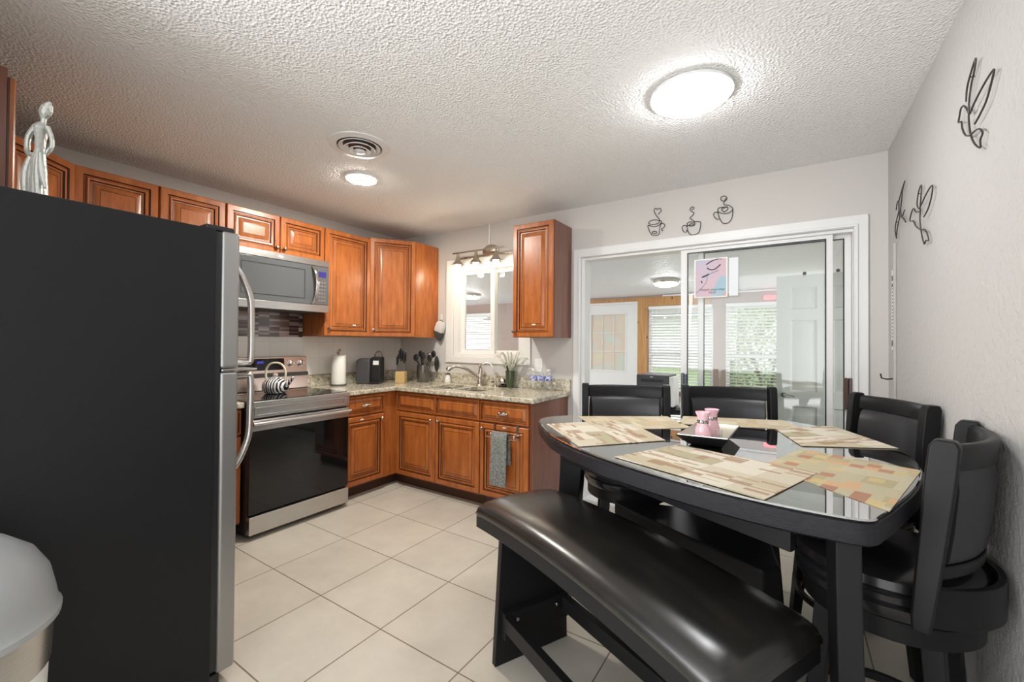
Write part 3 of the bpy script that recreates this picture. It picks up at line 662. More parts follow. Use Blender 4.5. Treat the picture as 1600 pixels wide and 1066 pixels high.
# utensil crock
ux, uy = .50, -.15
uc = thing('utensil_crock', 'dark steel crock full of black cooking utensils', 'crock', (ux, uy, CZ1))
obj('crock', MB().lathe([(.066, 0), (.069, .005), (.069, .172), (.066, .176), (.063, .172), (.063, .01), (.002, .009)], (ux, uy, CZ1)), mat('dark_steel', (.20, .195, .19), .25, metal=.9), uc, world=True)
for i, (a, ln, kind) in enumerate([(PI * .95, .13, 0), (2.4, .09, 0), (.2, .12, 1), (-.3, .13, 0), (1.2, .06, 2), (-1.4, .05, 0), (3.9, .08, 1), (5.4, .07, 0)]):
    c = MB(); ex, ey = ux + math.cos(a) * ln, min(uy + math.sin(a) * ln, -.02); z = CZ1 + .235 + .02 * (i % 3)
    c.tube([(ux + math.cos(a) * .02, uy + math.sin(a) * .02, CZ1 + .03), ((ux + ex) / 2, (uy + ey) / 2, CZ1 + .17), (ex, ey, z)], .006, 8)
    c.ball((ex, ey, z + .015), .036 if kind != 2 else .03, .9, .35, 1.0)
    obj('utensil', c, 'blackplastic' if kind != 2 else 'nickel', uc, world=True)
# coffee maker
km = thing('coffee_maker', 'black single-serve coffee maker with white sticker on the corner counter', 'coffee maker', (.17, -.56, CZ1), .55)
obj('reservoir', MB().loft([[(-.10, -.10, .0), (.03, -.10, .0), (.03, .09, .0), (-.10, .09, .0)], [(-.10, -.10, .22), (.03, -.10, .22), (.03, .09, .22), (-.10, .09, .22)], [(-.08, -.08, .245), (.03, -.08, .245), (.03, .08, .245), (-.08, .08, .245)]]), 'darkgrey', km, bevel=.01)
obj('brew_head', MB().box(.032, -.075, .0, .13, .06, .262), 'blackplastic', km, bevel=.015)
obj('drip_tray', MB().box(.032, -.12, .0, .13, -.0755, .02), 'blackplastic', km, bevel=.004)
obj('sticker', MB().box(.06, -.0775, .185, .115, -.075, .225), 'white_plastic', km)
c = MB(); c.tube([(.05, 0, .258), (.06, -.01, .30), (.09, -.015, .322), (.12, -.01, .305), (.128, 0, .25)], .0025, 6); c.tube([(.03, .02, .24), (.05, .02, .30), (.09, .02, .31)], .0025, 6); obj('lift_handle', c, 'blackplastic', km)
# paper towel
pt = thing('paper_towel_holder', 'white paper towel roll on upright holder beside the range', 'paper towel', (.135, -.885, CZ1))
obj('base', MB().lathe([(.075, 0), (.075, .008), (.07, .011)]), 'darkgrey', pt)
obj('paper_roll', MB().lathe([(.02, .012), (.061, .012), (.063, .02), (.063, .275), (.061, .282), (.02, .282)]), 'paper', pt)
c = MB(); c.cyl((0, 0, .28), (0, 0, .30), .006, 10); c.tube([(.018 * math.cos(a), .018 * math.sin(a) * .7, .318 + .018 * math.sin(a)) for a in [i * PI / 6 for i in range(12)]], .004, 8, closed=True); obj('finial', c, 'bronze', pt)

# ------------------------------------------------------------------ range
rg = thing('electric_range', 'stainless electric range with black glass oven door', 'stove', (.33, -1.548, 0))
y0, y1 = -1.927, -1.169
obj('body', MB().box(.02, y0, .03, .655, y1, .905), 'blackplastic', rg, world=True, bevel=.003)
obj('cooktop', MB().box(.07, y0 + .004, .905, .668, y1 - .004, .922), 'blackglass', rg, world=True, bevel=.003)
for (bx, by, r_) in ((.25, -1.74, .08), (.25, -1.36, .095), (.50, -1.74, .11), (.50, -1.36, .08)):
    c = MB(); c.lathe([(r_, 0), (r_, .0004), (r_ - .003, .0004), (r_ - .003, 0)], (bx, by, .9222), 40, cap=False); obj('burner_ring', c, 'darkgrey', rg, world=True)
c = MB(); c.box(.655, y0, .885, .70, y1, .918); c.box(.655, y0, .808, .695, y1, .885)
fp = obj('front_trim', c, 'steel', rg, world=True, bevel=.004)
c = MB(); c.cells([y0 + .03, y0 + .045, y1 - .045, y1 - .03], [.822, .83, .872, .88], lambda y, z: not (y0 + .045 < y < y1 - .045 and .83 < z < .872), .695, .699, 'yz'); obj('trim_panel', c, 'steelgrey', fp, world=True, bevel=.002)
od = obj('oven_door', MB().box(.656, y0 + .004, .168, .690, y1 - .004, .795), 'blackglass', rg, world=True, bevel=.003)
c = MB(); c.box(.690, y0 + .004, .722, .70, y1 - .004, .795); obj('door_band', c, 'steel', od, world=True, bevel=.003)
c = MB(); c.tube([(.728, y0 + .01, .772), (.728, y1 - .01, .772)], .0135, 14)
for yy in (y0 + .05, y1 - .05): c.box(.70, yy - .015, .762, .722, yy + .015, .782)
obj('oven_handle', c, 'steel', od, world=True)
obj('storage_drawer', MB().box(.656, y0 + .004, .035, .70, y1 - .004, .155), 'steel', rg, world=True, bevel=.004)
for yy in (y0 + .06, y1 - .06):
    for xx in (.08, .60): obj('foot', MB().cyl((xx, yy, 0), (xx, yy, .035), .018), 'rubber', rg, world=True)
c = MB(); c.loft([[(.022, y0, .90), (.022, y1, .90), (.022, y1, 1.195), (.022, y0, 1.195)][::1], [(.115, y0, .922), (.115, y1, .922), (.075, y1, 1.195), (.075, y0, 1.195)]])
bgd = obj('backguard', c, 'rosy_reflection_steel', rg, world=True, bevel=.006)
c = MB(); c.loft([[(.072, y0 + .004, 1.03), (.072, y1 - .004, 1.03), (.072, y1 - .004, 1.062), (.072, y0 + .004, 1.062)], [(.12, y0 + .004, 1.03), (.12, y1 - .004, 1.03), (.108, y1 - .004, 1.062), (.108, y0 + .004, 1.062)]]); obj('vent_strip', c, 'blackplastic', bgd, world=True)
# control face, tilted plane x = .115-.04*(z-.922)/.273
tilt = lambda z: .115 - .04 * (z - .922) / .273
c = MB(); c.loft([[(tilt(1.085) - .004, -1.73, 1.085), (tilt(1.085) - .004, -1.37, 1.085), (tilt(1.18) - .004, -1.37, 1.18), (tilt(1.18) - .004, -1.73, 1.18)], [(tilt(1.085) + .003, -1.73, 1.085), (tilt(1.085) + .003, -1.37, 1.085), (tilt(1.18) + .003, -1.37, 1.18), (tilt(1.18) + .003, -1.73, 1.18)]])
dsp = obj('control_display', c, 'blackglass', bgd, world=True)
c = MB(); c.loft([[(tilt(1.14) + .0035, -1.59, 1.14), (tilt(1.14) + .0035, -1.54, 1.14), (tilt(1.16) + .0035, -1.54, 1.16), (tilt(1.16) + .0035, -1.59, 1.16)], [(tilt(1.14) + .0042, -1.59, 1.14), (tilt(1.14) + .0042, -1.54, 1.14), (tilt(1.16) + .0042, -1.54, 1.16), (tilt(1.16) + .0042, -1.59, 1.16)]]); obj('clock_digits', c, 'blueled', dsp, world=True)
for yy in (-1.87, -1.79, -1.315, -1.228):
    c = MB(Matrix.Translation((tilt(1.135), yy, 1.135)) @ Matrix.Rotation(PI / 2 - .14, 4, 'Y')); c.lathe([(.03, 0), (.03, .006), (.024, .008), (.022, .028), (.019, .03)], seg=24); c.box(-.021, -.005, .028, .021, .005, .036)
    obj('knob', c, 'chrome', bgd, world=True)
# kettle
kt = thing('tea_kettle', 'black and white zebra striped tea kettle on the cooktop', 'kettle', (.35, -1.58, .9226), .55)
obj('body', MB().lathe([(.06, 0), (.075, .006), (.09, .03), (.095, .055), (.088, .085), (.065, .108), (.045, .115)], seg=40), 'kettle', kt)
ld = obj('lid', MB().lathe([(.047, .114), (.045, .121), (.02, .128), (.002, .13)]), 'kettle', kt)
obj('lid_knob', MB().lathe([(.013, .129), (.017, .135), (.017, .148), (.012, .152)]), 'cream', ld)
c = MB(); c.tube([(.07, 0, .06), (.10, 0, .08), (.125, 0, .11), (.138, 0, .125)], [.022, .018, .013, .012], 14); obj('spout', c, 'kettle', kt)
c = MB(); c.tube(catmull([(-.07, 0, .10), (-.078, 0, .15), (-.065, 0, .20), (-.03, 0, .23), (.03, 0, .23), (.065, 0, .20), (.078, 0, .15), (.07, 0, .10)], 5), .008, 12); obj('handle', c, 'cream', kt)
# microwave
mw = thing('over_range_microwave', 'stainless over-the-range microwave with curved handle', 'microwave', (.2, -1.548, 1.57))
obj('body', MB().box(.018, y0, 1.568, .375, y1, 2.0), 'darkgrey', mw, world=True, bevel=.003)
obj('top_band', MB().box(.375, y0, 1.95, .402, y1, 2.0), 'steel', mw, world=True, bevel=.003)
obj('bottom_band', MB().box(.375, y0, 1.568, .402, y1, 1.628), 'steel', mw, world=True, bevel=.003)
dw = obj('door', MB().box(.375, y0, 1.63, .398, -1.30, 1.948), 'greyglass', mw, world=True, bevel=.003)
c = MB(); c.cells([-1.86, -1.855, -1.385, -1.38], [1.67, 1.675, 1.90, 1.905], lambda y, z: not (-1.855 < y < -1.385 and 1.675 < z < 1.90), .398, .3992, 'yz'); obj('window_border', c, 'blackplastic', dw, world=True)
cp = obj('control_panel', MB().box(.375, -1.298, 1.63, .398, y1, 1.948), 'greyglass', mw, world=True, bevel=.003)
obj('display', MB().box(.398, -1.262, 1.86, .3992, -1.195, 1.905), 'blueled', cp, world=True)
for r_ in range(6):
    for q in range(3): obj('button', MB().box(.398, -1.262 + q * .024, 1.66 + r_ * .03, .3995, -1.247 + q * .024, 1.672 + r_ * .03), 'steelgrey', cp, world=True)
c = MB(); c.tube(catmull([(.40, -1.315, 1.94), (.43, -1.305, 1.89), (.445, -1.298, 1.79), (.43, -1.305, 1.69), (.40, -1.315, 1.635)], 6), .013, 12, flat=(.8, 1.3)); obj('handle', c, 'chrome', dw, world=True)
obj('badge', MB().box(.402, -1.60, 1.968, .4028, -1.56, 1.98), 'white_plastic', mw, world=True)

# ------------------------------------------------------------------ fridge
fz = 1.75; FX0, FX1 = 1.02, 1.842
fg = thing('refrigerator', 'large black-sided fridge with stainless doors and curved handles', 'refrigerator', (1.43, -2.9, 0))
obj('cabinet_body', MB().box(FX0, -3.28, .02, FX1, -2.592, fz), 'fridge', fg, world=True, bevel=.006)
obj('door_seal', MB().box(FX0 + .01, -2.592, .06, FX1 - .008, -2.572, fz - .006), 'blackplastic', fg, world=True)
ud = obj('freezer_door', MB().box(FX0, -2.572, 1.215, FX1, -2.508, fz), 'steelgrey', fg, world=True, bevel=.012, seg=3)
ldr = obj('fridge_door', MB().box(FX0, -2.572, .045, FX1, -2.508, 1.203), 'steelgrey', fg, world=True, bevel=.012, seg=3)
hx = FX1 - .045
def fh(za, zb, parent, flip):
    c = MB(); zs = (za, zb)
    pts = [(hx, -2.512, zb), (hx, -2.478, zb - .05 * flip), (hx, -2.448, zb - .13 * flip), (hx, -2.443, zb - .22 * flip), (hx, -2.443, za + .02 * flip), (hx, -2.46, za), (hx, -2.512, za)]
    c.tube(catmull(pts, 5), .0125, 12, flat=(1, 1.15)); return obj('handle', c, 'chrome' if 0 else 'steel', parent, world=True)
fh(1.235, 1.63, ud, 1); fh(1.185, .80, ldr, -1)
c = MB(); c.box(FX1 - .10, -2.57, 1.2045, FX1 + .004, -2.44, 1.2135); obj('hinge_plate', c, 'chrome', fg, world=True, bevel=.003)
obj('top_hinge_cover', MB().box(FX1 - .10, -2.62, fz, FX1 - .02, -2.52, fz + .02), 'blackplastic', fg, world=True, bevel=.005)
obj('kick_grille', MB().box(FX0 + .01, -2.60, 0, FX1 - .01, -2.56, .045), 'blackplastic', fg, world=True)
# statue on fridge
st = MB(Matrix.Translation((1.70, -3.03, fz + .001)) @ rotz(.58))
def tb(p, r, fl=None): st.tube(catmull(p, 4), r, 10, flat=fl)
def rs(a):
    out = []
    for i in range(len(a) - 1): out += [a[i] + (a[i + 1] - a[i]) * k / 4 for k in range(4)]
    return out + [a[-1]]
tb([(0, 0, .0), (-.002, 0, .07), (-.002, 0, .13), (.0, 0, .165), (.002, 0, .20), (.004, 0, .238), (.008, 0, .255)], rs([.026, .024, .020, .0135, .015, .022, .006]), (.7, 1))
tb([(.008, 0, .252), (.011, 0, .268)], rs([.007, .007]))
tb([(.009, 0, .266), (.014, 0, .285), (.020, 0, .303), (.030, 0, .320)], rs([.007, .0155, .0135, .003]))
tb([(.030, 0, .305), (.034, 0, .285)], rs([.007, .003]))
tb([(-.014, 0, .242), (-.036, .0, .212), (-.040, .0, .175), (-.024, -.01, .150), (-.004, -.016, .146)], rs([.009, .0075, .0075, .006, .005]))
tb([(.022, 0, .240), (.036, .0, .208), (.036, .0, .175), (.026, -.006, .152), (.034, -.008, .165), (.040, -.008, .172)], rs([.008, .0055, .0055, .0055, .004, .002]))
for q, (x0_, x1_) in enumerate(((-.030, -.030), (-.012, -.015), (.008, .010), (.022, .030))):
    tb([(x0_ * .5, -.008, .155), (x0_, -.012, .09), (x1_, -.010, .045 if q == 3 else .0)], rs([.006, .0105, .009 if q < 3 else .004]))
tb([(-.02, 0, .01), (-.045, 0, .012), (-.066, 0, .006)], rs([.010, .010, .004]))
st.lathe([(.05, 0), (.052, .008), (.045, .016)], (-.01, 0, 0), 20, 1, .8)
tag(obj('figurine', st, 'statue'), 'silver-white slender robed figurine standing on top of the fridge', 'figurine')

# ------------------------------------------------------------------ trash can
tc = thing('trash_can', 'white bin with grey domed lid and steel band beside the fridge', 'trash can', (2.072, -3.243, 0))
obj('body', MB().lathe([(.165, .001), (.17, .01), (.188, .53)], seg=48), 'white_plastic', tc)
obj('steel_band', MB().lathe([(.189, .53), (.192, .532), (.196, .635), (.194, .637)], seg=48), 'steel', tc)
obj('lid', MB().lathe([(.195, .638), (.208, .641), (.210, .657), (.203, .668), (.198, .70), (.188, .75), (.162, .80), (.118, .84), (.06, .862), (.002, .866)], seg=48), 'greylid', tc)

# ------------------------------------------------------------------ ceiling and wall fittings
dl = thing('dome_ceiling_light', 'large round white flush dome light over the dining table', 'ceiling light', (3.29, -1.25, H))
obj('rim', MB().lathe([(.172, 0), (.178, -.004), (.178, -.018), (.170, -.02)], seg=48), 'white', dl)
obj('diffuser', MB().lathe([(.170, -.015), (.168, -.026), (.14, -.044), (.08, -.058), (.002, -.062)], seg=48), 'domeglow', dl)
dk = thing('disc_ceiling_light', 'small bright disc light in the ceiling over the kitchen', 'ceiling light', (1.135, -1.41, H))
obj('rim', MB().lathe([(.12, 0), (.118, -.008), (.105, -.012)], seg=40), 'white', dk)
obj('lens', MB().lathe([(.102, -.011), (.098, -.0145), (.002, -.016)], seg=40), 'discglow', dk)
vt = thing('round_ceiling_vent', 'round white air vent in the ceiling beside the disc light', 'vent', (1.545, -1.735, H))
obj('flange', MB().lathe([(.175, 0), (.172, -.006), (.13, -.012), (.125, -.004), (.125, 0)], seg=48, cap=False), 'white', vt)
obj('throat', MB().lathe([(.125, -.001), (.002, -.001)], seg=40, cap=False), 'blackplastic', vt)
for r_, z in ((.118, -.012), (.09, -.022), (.062, -.032)): obj('louvre_ring', MB().lathe([(r_, z), (r_ - .004, z - .003), (r_ - .026, z + .012), (r_ - .023, z + .014)], seg=48, cap=False), 'white', vt)
obj('hub', MB().lathe([(.03, -.03), (.034, -.036), (.02, -.044), (.002, -.045)], seg=24), 'white', vt)
# sunroom light
sz = sl(2.87)
s2 = thing('flush_ceiling_light', 'round flush light glowing on the sunroom ceiling', 'ceiling light', (2.21, 2.87, sz))
obj('pan', MB().lathe([(.17, .01), (.175, -.005), (.17, -.045), (.16, -.05)], seg=40), 'nickel', s2)
obj('diffuser', MB().lathe([(.16, -.045), (.155, -.065), (.10, -.088), (.002, -.096)], seg=40), glow('lit_sunroom_glass', (.97, .98, 1), 22), s2)
z2 = sl(2.87); 
def sunlight(src, loc, label):
    return dup(src, loc, 0, label)
sunlight(s2, (-1.3, 2.87, sz), 'round flush light on the sunroom ceiling seen through the sink window')
# vanity bar
vb = thing('vanity_light', 'brushed nickel three-shade light bar over the sink window', 'wall light', (1.16, -.02, 2.2))
obj('backplate', MB(Matrix.Translation((1.245, -.001, 2.215)) @ Matrix.Rotation(PI / 2, 4, 'X')).lathe([(.062, .0), (.062, .012), (.045, .022), (.002, .024)], seg=32, sx=1.5), 'nickel', vb, world=True)
c = MB(); c.box(.845, -.105, 2.205, 1.485, -.095, 2.22); c.box(.90, -.055, 2.155, 1.54, -.045, 2.175); c.cyl((1.245, -.02, 2.21), (1.245, -.10, 2.212), .01); c.cyl((1.245, -.02, 2.17), (1.245, -.05, 2.165), .01)
obj('bar', c, 'nickel', vb, world=True, bevel=.002)
for x in (.923, 1.15, 1.385):
    c = MB(); c.lathe([(.012, 2.20), (.016, 2.165), (.022, 2.15), (.030, 2.125), (.055, 2.10), (.07, 2.088), (.068, 2.086), (.05, 2.098), (.027, 2.12), (.018, 2.15), (.010, 2.19)], (x, -.115, 0), 32, cap=False)
    sh = obj('shade', c, 'nickel', vb, world=True)
    obj('bulb', MB().lathe([(.015, 2.12), (.028, 2.10), (.032, 2.075), (.028, 2.05), (.015, 2.035), (.002, 2.032)], (x, -.115, 0), 20), 'bulbglow', sh, world=True)
obj('cord_cover', MB().box(1.222, -.012, 2.25, 1.24, -.0, H), 'vinyl', vb, world=True)
# pink-white mitt pouch hanging
mt = thing('oven_mitt', 'white and charcoal oven mitts hanging by the corner cabinet', 'oven mitt', (.62, -.03, 1.45))
c = MB(Matrix.Translation((.622, -.045, 1.46)) @ Matrix.Rotation(.35, 4, 'Y')); c.loft([[(x * w_, y * d_, z) for x, y in ((-1, -1), (1, -1), (1, 1), (-1, 1))] for w_, d_, z in ((.035, .02, .085), (.05, .028, .05), (.052, .03, 0), (.05, .026, -.03))]); obj('mitt_body', c, 'mitt', mt, world=True, bevel=.008)
c = MB(Matrix.Translation((.622, -.045, 1.46)) @ Matrix.Rotation(.35, 4, 'Y')); c.loft([[(x * w_ + ox, y * d_, z) for x, y in ((-1, -1), (1, -1), (1, 1), (-1, 1))] for w_, d_, z, ox in ((.052, .029, -.03, 0), (.048, .026, -.06, .01), (.035, .02, -.09, .022), (.02, .012, -.115, .03))]); obj('mitt_lining', c, 'greycloth', mt, world=True, bevel=.008)
c = MB(); c.tube([(.60, -.04, 1.54), (.615, -.012, 1.56), (.65, -.03, 1.54), (.668, -.035, 1.51), (.655, -.03, 1.44)], .004, 8); obj('hanging_loop', c, 'blackplastic', mt, world=True)
hk = thing('adhesive_hook', 'small white stick-on hook above the oven mitts', 'hook', (.61, 0, 1.55))
obj('hook_pad', MB().box(.598, -.006, 1.545, .62, 0, 1.62), 'white_plastic', hk, world=True, bevel=.003)
tag(obj('magnetic_holder', MB(Matrix.Translation((.55, -.001, 1.1)) @ Matrix.Rotation(PI / 2, 4, 'X')).lathe([(.03, 0), (.036, .004), (.034, .012), (.002, .016)], seg=32, sx=.9, sy=2.3), 'greycloth'), 'dark oval silicone pad stuck to wall behind the utensils', 'holder')
# towel bar + towel
tbz = .635
tr = thing('towel_bar', 'chrome over-the-door towel bar on the end base cabinet', 'towel bar', (1.83, -.65, .6))
c = MB()
for x in (1.745, 1.955):
    c.box(x - .010, -.618, .60, x + .010, -.6155, .70); c.tube([(x, -.618, .625), (x, -.665, .625)], .006, 8); c.ball((x, -.668, .625), .010)
c.tube([(1.70, -.668, .60), (1.98, -.668, .60)], .006, 8); c.tube([(1.725, -.668, .625), (1.975, -.668, .625)], .004, 8)
for x in (1.745, 1.955): c.cyl((x, -.668, .625), (x, -.668, .60), .004, 8)
obj('rail', c, 'chrome', tr, world=True)
rg_ = MB(); rg_.tube([(1.827 + .045 * math.cos(a), -.648, .775 - .0 + .036 * math.sin(a)) for a in [PI + PI * k / 12 for k in range(13)]], .003, 8); tag(obj('hanging_ring', rg_, 'bronze'), 'dark wire loop hanging below the end drawer handle', 'ring')
c = MB(); rings = []
def towel(x0, x1, path, th):
    up_ = []
    for (y, z, dx) in path: up_.append((y, z, dx))
    R_ = []
    for i, (y, z, dx) in enumerate(path):
        a = path[max(i - 1, 0)]; b = path[min(i + 1, len(path) - 1)]; ty, tz = b[0] - a[0], b[1] - a[1]; l_ = math.hypot(ty, tz); ny, nz = -tz / l_, ty / l_
        f_ = []; n = 8
        for k in range(n + 1): x = x0 + (x1 - x0) * k / n; w_ = .004 * math.sin(k * 2.1 + i * .5) * (.3 + .7 * (z < .55)); f_.append((x + dx, y + ny * th / 2 + w_, z + nz * th / 2))
        for k in range(n, -1, -1): x = x0 + (x1 - x0) * k / n; w_ = .004 * math.sin(k * 2.1 + i * .5) * (.3 + .7 * (z < .55)); f_.append((x + dx, y - ny * th / 2 + w_, z - nz * th / 2))
        R_.append(f_)
    return R_
pth = [(-.645, .40, .01), (-.648, .50, .008), (-.652, .60, .004), (-.660, .638, 0), (-.672, .646, 0), (-.684, .636, -.002), (-.688, .58, -.004), (-.690, .48, -.004), (-.692, .36, -.006), (-.690, .24, -.010)]
c = MB().loft(towel(1.765, 1.905, pth, .007))
tag(obj('hand_towel', c, 'towel', ang=60), 'grey checked hand towel draped over the chrome towel bar', 'towel')
# coffee-cup wire art & birds
CUPS = {
 'far left of the three wire coffee cups, with a heart of steam': [[(2.828, 2.316), (2.849, 2.337), (2.85, 2.352), (2.838, 2.362), (2.822, 2.354), (2.813, 2.365), (2.8, 2.361), (2.798, 2.346), (2.813, 2.312), (2.837, 2.278), (2.837, 2.269), (2.855, 2.257), (2.837, 2.235), (2.801, 2.225), (2.752, 2.243), (2.759, 2.209), (2.778, 2.169), (2.805, 2.157), (2.835, 2.162), (2.838, 2.192), (2.849, 2.239), (2.867, 2.24), (2.878, 2.226), (2.87, 2.209), (2.855, 2.202), (2.857, 2.189), (2.867, 2.188)], [(2.839, 2.26), (2.834, 2.251), (2.82, 2.245), (2.8, 2.244), (2.78, 2.246), (2.764, 2.253), (2.757, 2.262), (2.762, 2.271), (2.776, 2.277), (2.796, 2.278), (2.817, 2.275), (2.832, 2.269), (2.839, 2.26)], [(2.821, 2.179), (2.811, 2.172), (2.802, 2.172), (2.792, 2.175), (2.782, 2.184), (2.792, 2.191), (2.802, 2.191), (2.811, 2.188), (2.821, 2.179)]],
 'middle of the three wire coffee cups, with a wavy steam line': [[(3.066, 2.316), (3.08, 2.314), (3.085, 2.325), (3.071, 2.332), (3.058, 2.323), (3.06, 2.308), (3.082, 2.287), (3.08, 2.273), (3.058, 2.256), (3.061, 2.246), (3.083, 2.228), (3.085, 2.21)], [(3.085, 2.222), (3.11, 2.218), (3.13, 2.209), (3.126, 2.163), (3.115, 2.136), (3.094, 2.126), (3.066, 2.128), (3.047, 2.148), (3.039, 2.182), (3.038, 2.205)], [(3.038, 2.188), (3.025, 2.203), (3.008, 2.201), (3.002, 2.184), (3.014, 2.158), (3.03, 2.152), (3.038, 2.161), (3.03, 2.168)], [(3.092, 2.203), (3.088, 2.196), (3.078, 2.192), (3.065, 2.192), (3.051, 2.196), (3.041, 2.203), (3.037, 2.211), (3.041, 2.219), (3.051, 2.223), (3.065, 2.223), (3.078, 2.219), (3.088, 2.211), (3.092, 2.203)], [(3.084, 2.199), (3.077, 2.193), (3.069, 2.193), (3.061, 2.195), (3.054, 2.203), (3.061, 2.209), (3.069, 2.208), (3.077, 2.206), (3.084, 2.199)]],
 'far right and highest of the three wire coffee cups': [[(3.301, 2.352), (3.298, 2.343), (3.291, 2.338), (3.281, 2.337), (3.272, 2.341), (3.264, 2.349), (3.262, 2.359), (3.264, 2.368), (3.272, 2.373), (3.281, 2.374), (3.291, 2.37), (3.298, 2.362), (3.301, 2.352)], [(3.293, 2.354), (3.28, 2.323), (3.29, 2.309), (3.313, 2.303), (3.333, 2.283), (3.338, 2.271), (3.318, 2.251), (3.286, 2.248), (3.252, 2.262), (3.242, 2.281), (3.25, 2.294), (3.273, 2.296), (3.308, 2.292)], [(3.286, 2.257), (3.268, 2.277), (3.27, 2.29), (3.283, 2.288), (3.298, 2.294), (3.307, 2.281), (3.298, 2.266), (3.285, 2.262)], [(3.242, 2.272), (3.252, 2.225), (3.273, 2.185), (3.291, 2.177), (3.313, 2.182), (3.331, 2.207), (3.337, 2.24), (3.338, 2.268)], [(3.245, 2.258), (3.232, 2.268), (3.216, 2.259), (3.219, 2.239), (3.237, 2.216), (3.251, 2.215)]]}
for lb, ss in CUPS.items():
    c = MB()
    for s_ in ss: c.tube(catmull([(x, -.008, z) for x, z in s_], 4), .0026, 6)
    tag(obj('wire_cup_art', c, 'wire'), lb, 'wall art', 'wire coffee cups above the sliding door')
BIRDS = {
 'largest and highest wire bird on the right wall, wings raised': [[(-1.381, 2.115), (-1.388, 2.149), (-1.414, 2.177), (-1.467, 2.207), (-1.455, 2.175), (-1.427, 2.143), (-1.407, 2.097), (-1.407, 2.063)], [(-1.407, 2.063), (-1.387, 2.089), (-1.357, 2.113), (-1.332, 2.115), (-1.319, 2.1), (-1.307, 2.08), (-1.335, 2.07), (-1.346, 2.041), (-1.376, 2.008), (-1.416, 1.991), (-1.462, 1.987), (-1.498, 1.976), (-1.52, 1.955), (-1.502, 1.941), (-1.502, 1.918), (-1.467, 1.939), (-1.438, 1.967), (-1.416, 2.004), (-1.406, 2.042), (-1.407, 2.063), (-1.435, 2.063)], [(-1.412, 2.06), (-1.454, 2.075), (-1.525, 2.092), (-1.604, 2.098), (-1.589, 2.072), (-1.549, 2.036), (-1.498, 2.018), (-1.457, 2.009)]],
 'middle wire bird on the right wall, diving with two wings up': [[(-0.784, 1.927), (-0.746, 1.956), (-0.766, 1.999), (-0.811, 2.023), (-0.822, 2.001), (-0.795, 1.924)], [(-0.81, 1.934), (-0.908, 1.961), (-0.988, 1.967), (-0.979, 1.927), (-0.924, 1.889), (-0.859, 1.873)], [(-0.784, 1.917), (-0.726, 1.929), (-0.679, 1.958), (-0.637, 1.946), (-0.611, 1.917), (-0.678, 1.9), (-0.726, 1.864), (-0.802, 1.832), (-0.873, 1.816), (-0.913, 1.789), (-0.932, 1.758), (-0.889, 1.766), (-0.865, 1.756), (-0.83, 1.797), (-0.809, 1.835), (-0.795, 1.876), (-0.802, 1.922)]],
 'wire bird on the right wall nearest the room corner': [[(-0.307, 1.898), (-0.269, 1.948), (-0.297, 1.988), (-0.363, 2.029), (-0.363, 2.074), (-0.425, 2.112), (-0.504, 2.142), (-0.455, 2.114), (-0.425, 2.057), (-0.404, 2.018), (-0.439, 1.981), (-0.488, 1.995), (-0.503, 1.997)], [(-0.298, 2.052), (-0.326, 2.085), (-0.363, 2.08), (-0.373, 2.026), (-0.389, 1.994), (-0.454, 1.972), (-0.521, 1.933)], [(-0.296, 1.901), (-0.324, 1.947), (-0.389, 1.994)]]}
for lb, ss in BIRDS.items():
    c = MB()
    for s_ in ss: c.tube(catmull([(WX - .012, y, z) for y, z in s_], 4), .0026, 6)
    for s_ in ss[:1]: c.cyl((WX - .012, *s_[2]), (WX, *s_[2]), .002, 6)
    tag(obj('wire_bird_art', c, 'wire'), lb, 'wall art', 'wire birds on the right wall')
# thermometer strip, conduit, hook on the right wall
gc = thing('height_chart', 'narrow white printed paper strip hanging near the room corner', 'paper strip', (WX, -.14, 1.30))
obj('strip', MB().box(WX - .004, -.175, 1.30, WX - .001, -.115, 1.75), 'paper', gc, world=True)
c = MB()
for k in range(18): c.box(WX - .0048, -.165, 1.33 + k * .0195, WX - .004, -.135, 1.337 + k * .0195)
c.box(WX - .0048, -.17, 1.69, WX - .004, -.125, 1.72); c.box(WX - .0048, -.17, 1.655, WX - .004, -.125, 1.675); c.box(WX - .0048, -.17, 1.32, WX - .004, -.12, 1.35); obj('printed_marks', c, 'darkgrey', gc, world=True)
tag(obj('cord_cover', MB().box(WX - .012, -.225, .95, WX, -.205, 1.89), 'wall_tex', bevel=.003), 'thin painted cord cover running down the right wall corner', 'cord cover')
wh = thing('wall_hook', 'black single wall hook low beside the room corner', 'hook', (WX, -.17, 1.14))
c = MB(); c.box(WX - .004, -.177, 1.13, WX, -.163, 1.21); c.tube([(WX - .003, -.17, 1.14), (WX - .03, -.17, 1.135), (WX - .055, -.17, 1.14), (WX - .06, -.17, 1.165)], .004, 8); obj('hook_body', c, 'wire', wh, world=True)

# poster on the sliding door
po = thing('door_poster', 'pastel eyelash poster reading Watch your step taped to the sliding door', 'poster', (3.195, .022, 1.66))
obj('sheet', MB().box(3.083, .0195, 1.662, 3.303, .0215, 1.945), 'paper', po, world=True)
obj('print', MB().box(3.092, .0185, 1.670, 3.294, .0195, 1.937), 'poster', po, world=True)
def ink(nm, pts, r_): obj(nm, MB().tube(catmull([(3.083 + a * .22, .0182, 1.662 + b * .283) for a, b in pts], 5), r_, 6), 'wire', po, world=True)
ink('eyebrow', [(.36, .845), (.50, .915), (.68, .965), (.85, .955)], [.001] + [.004] * 7 + [.003] * 4 + [.002] * 3 + [.001])
ink('lash_line', [(.39, .77), (.48, .715), (.60, .71), (.70, .755), (.80, .83)], [.001] + [.004] * 19 + [.001])
ink('wand', [(.75, .68), (.60, .64), (.45, .60)], .0015)
ink('brush', [(.45, .60), (.38, .575), (.24, .53)], .005)
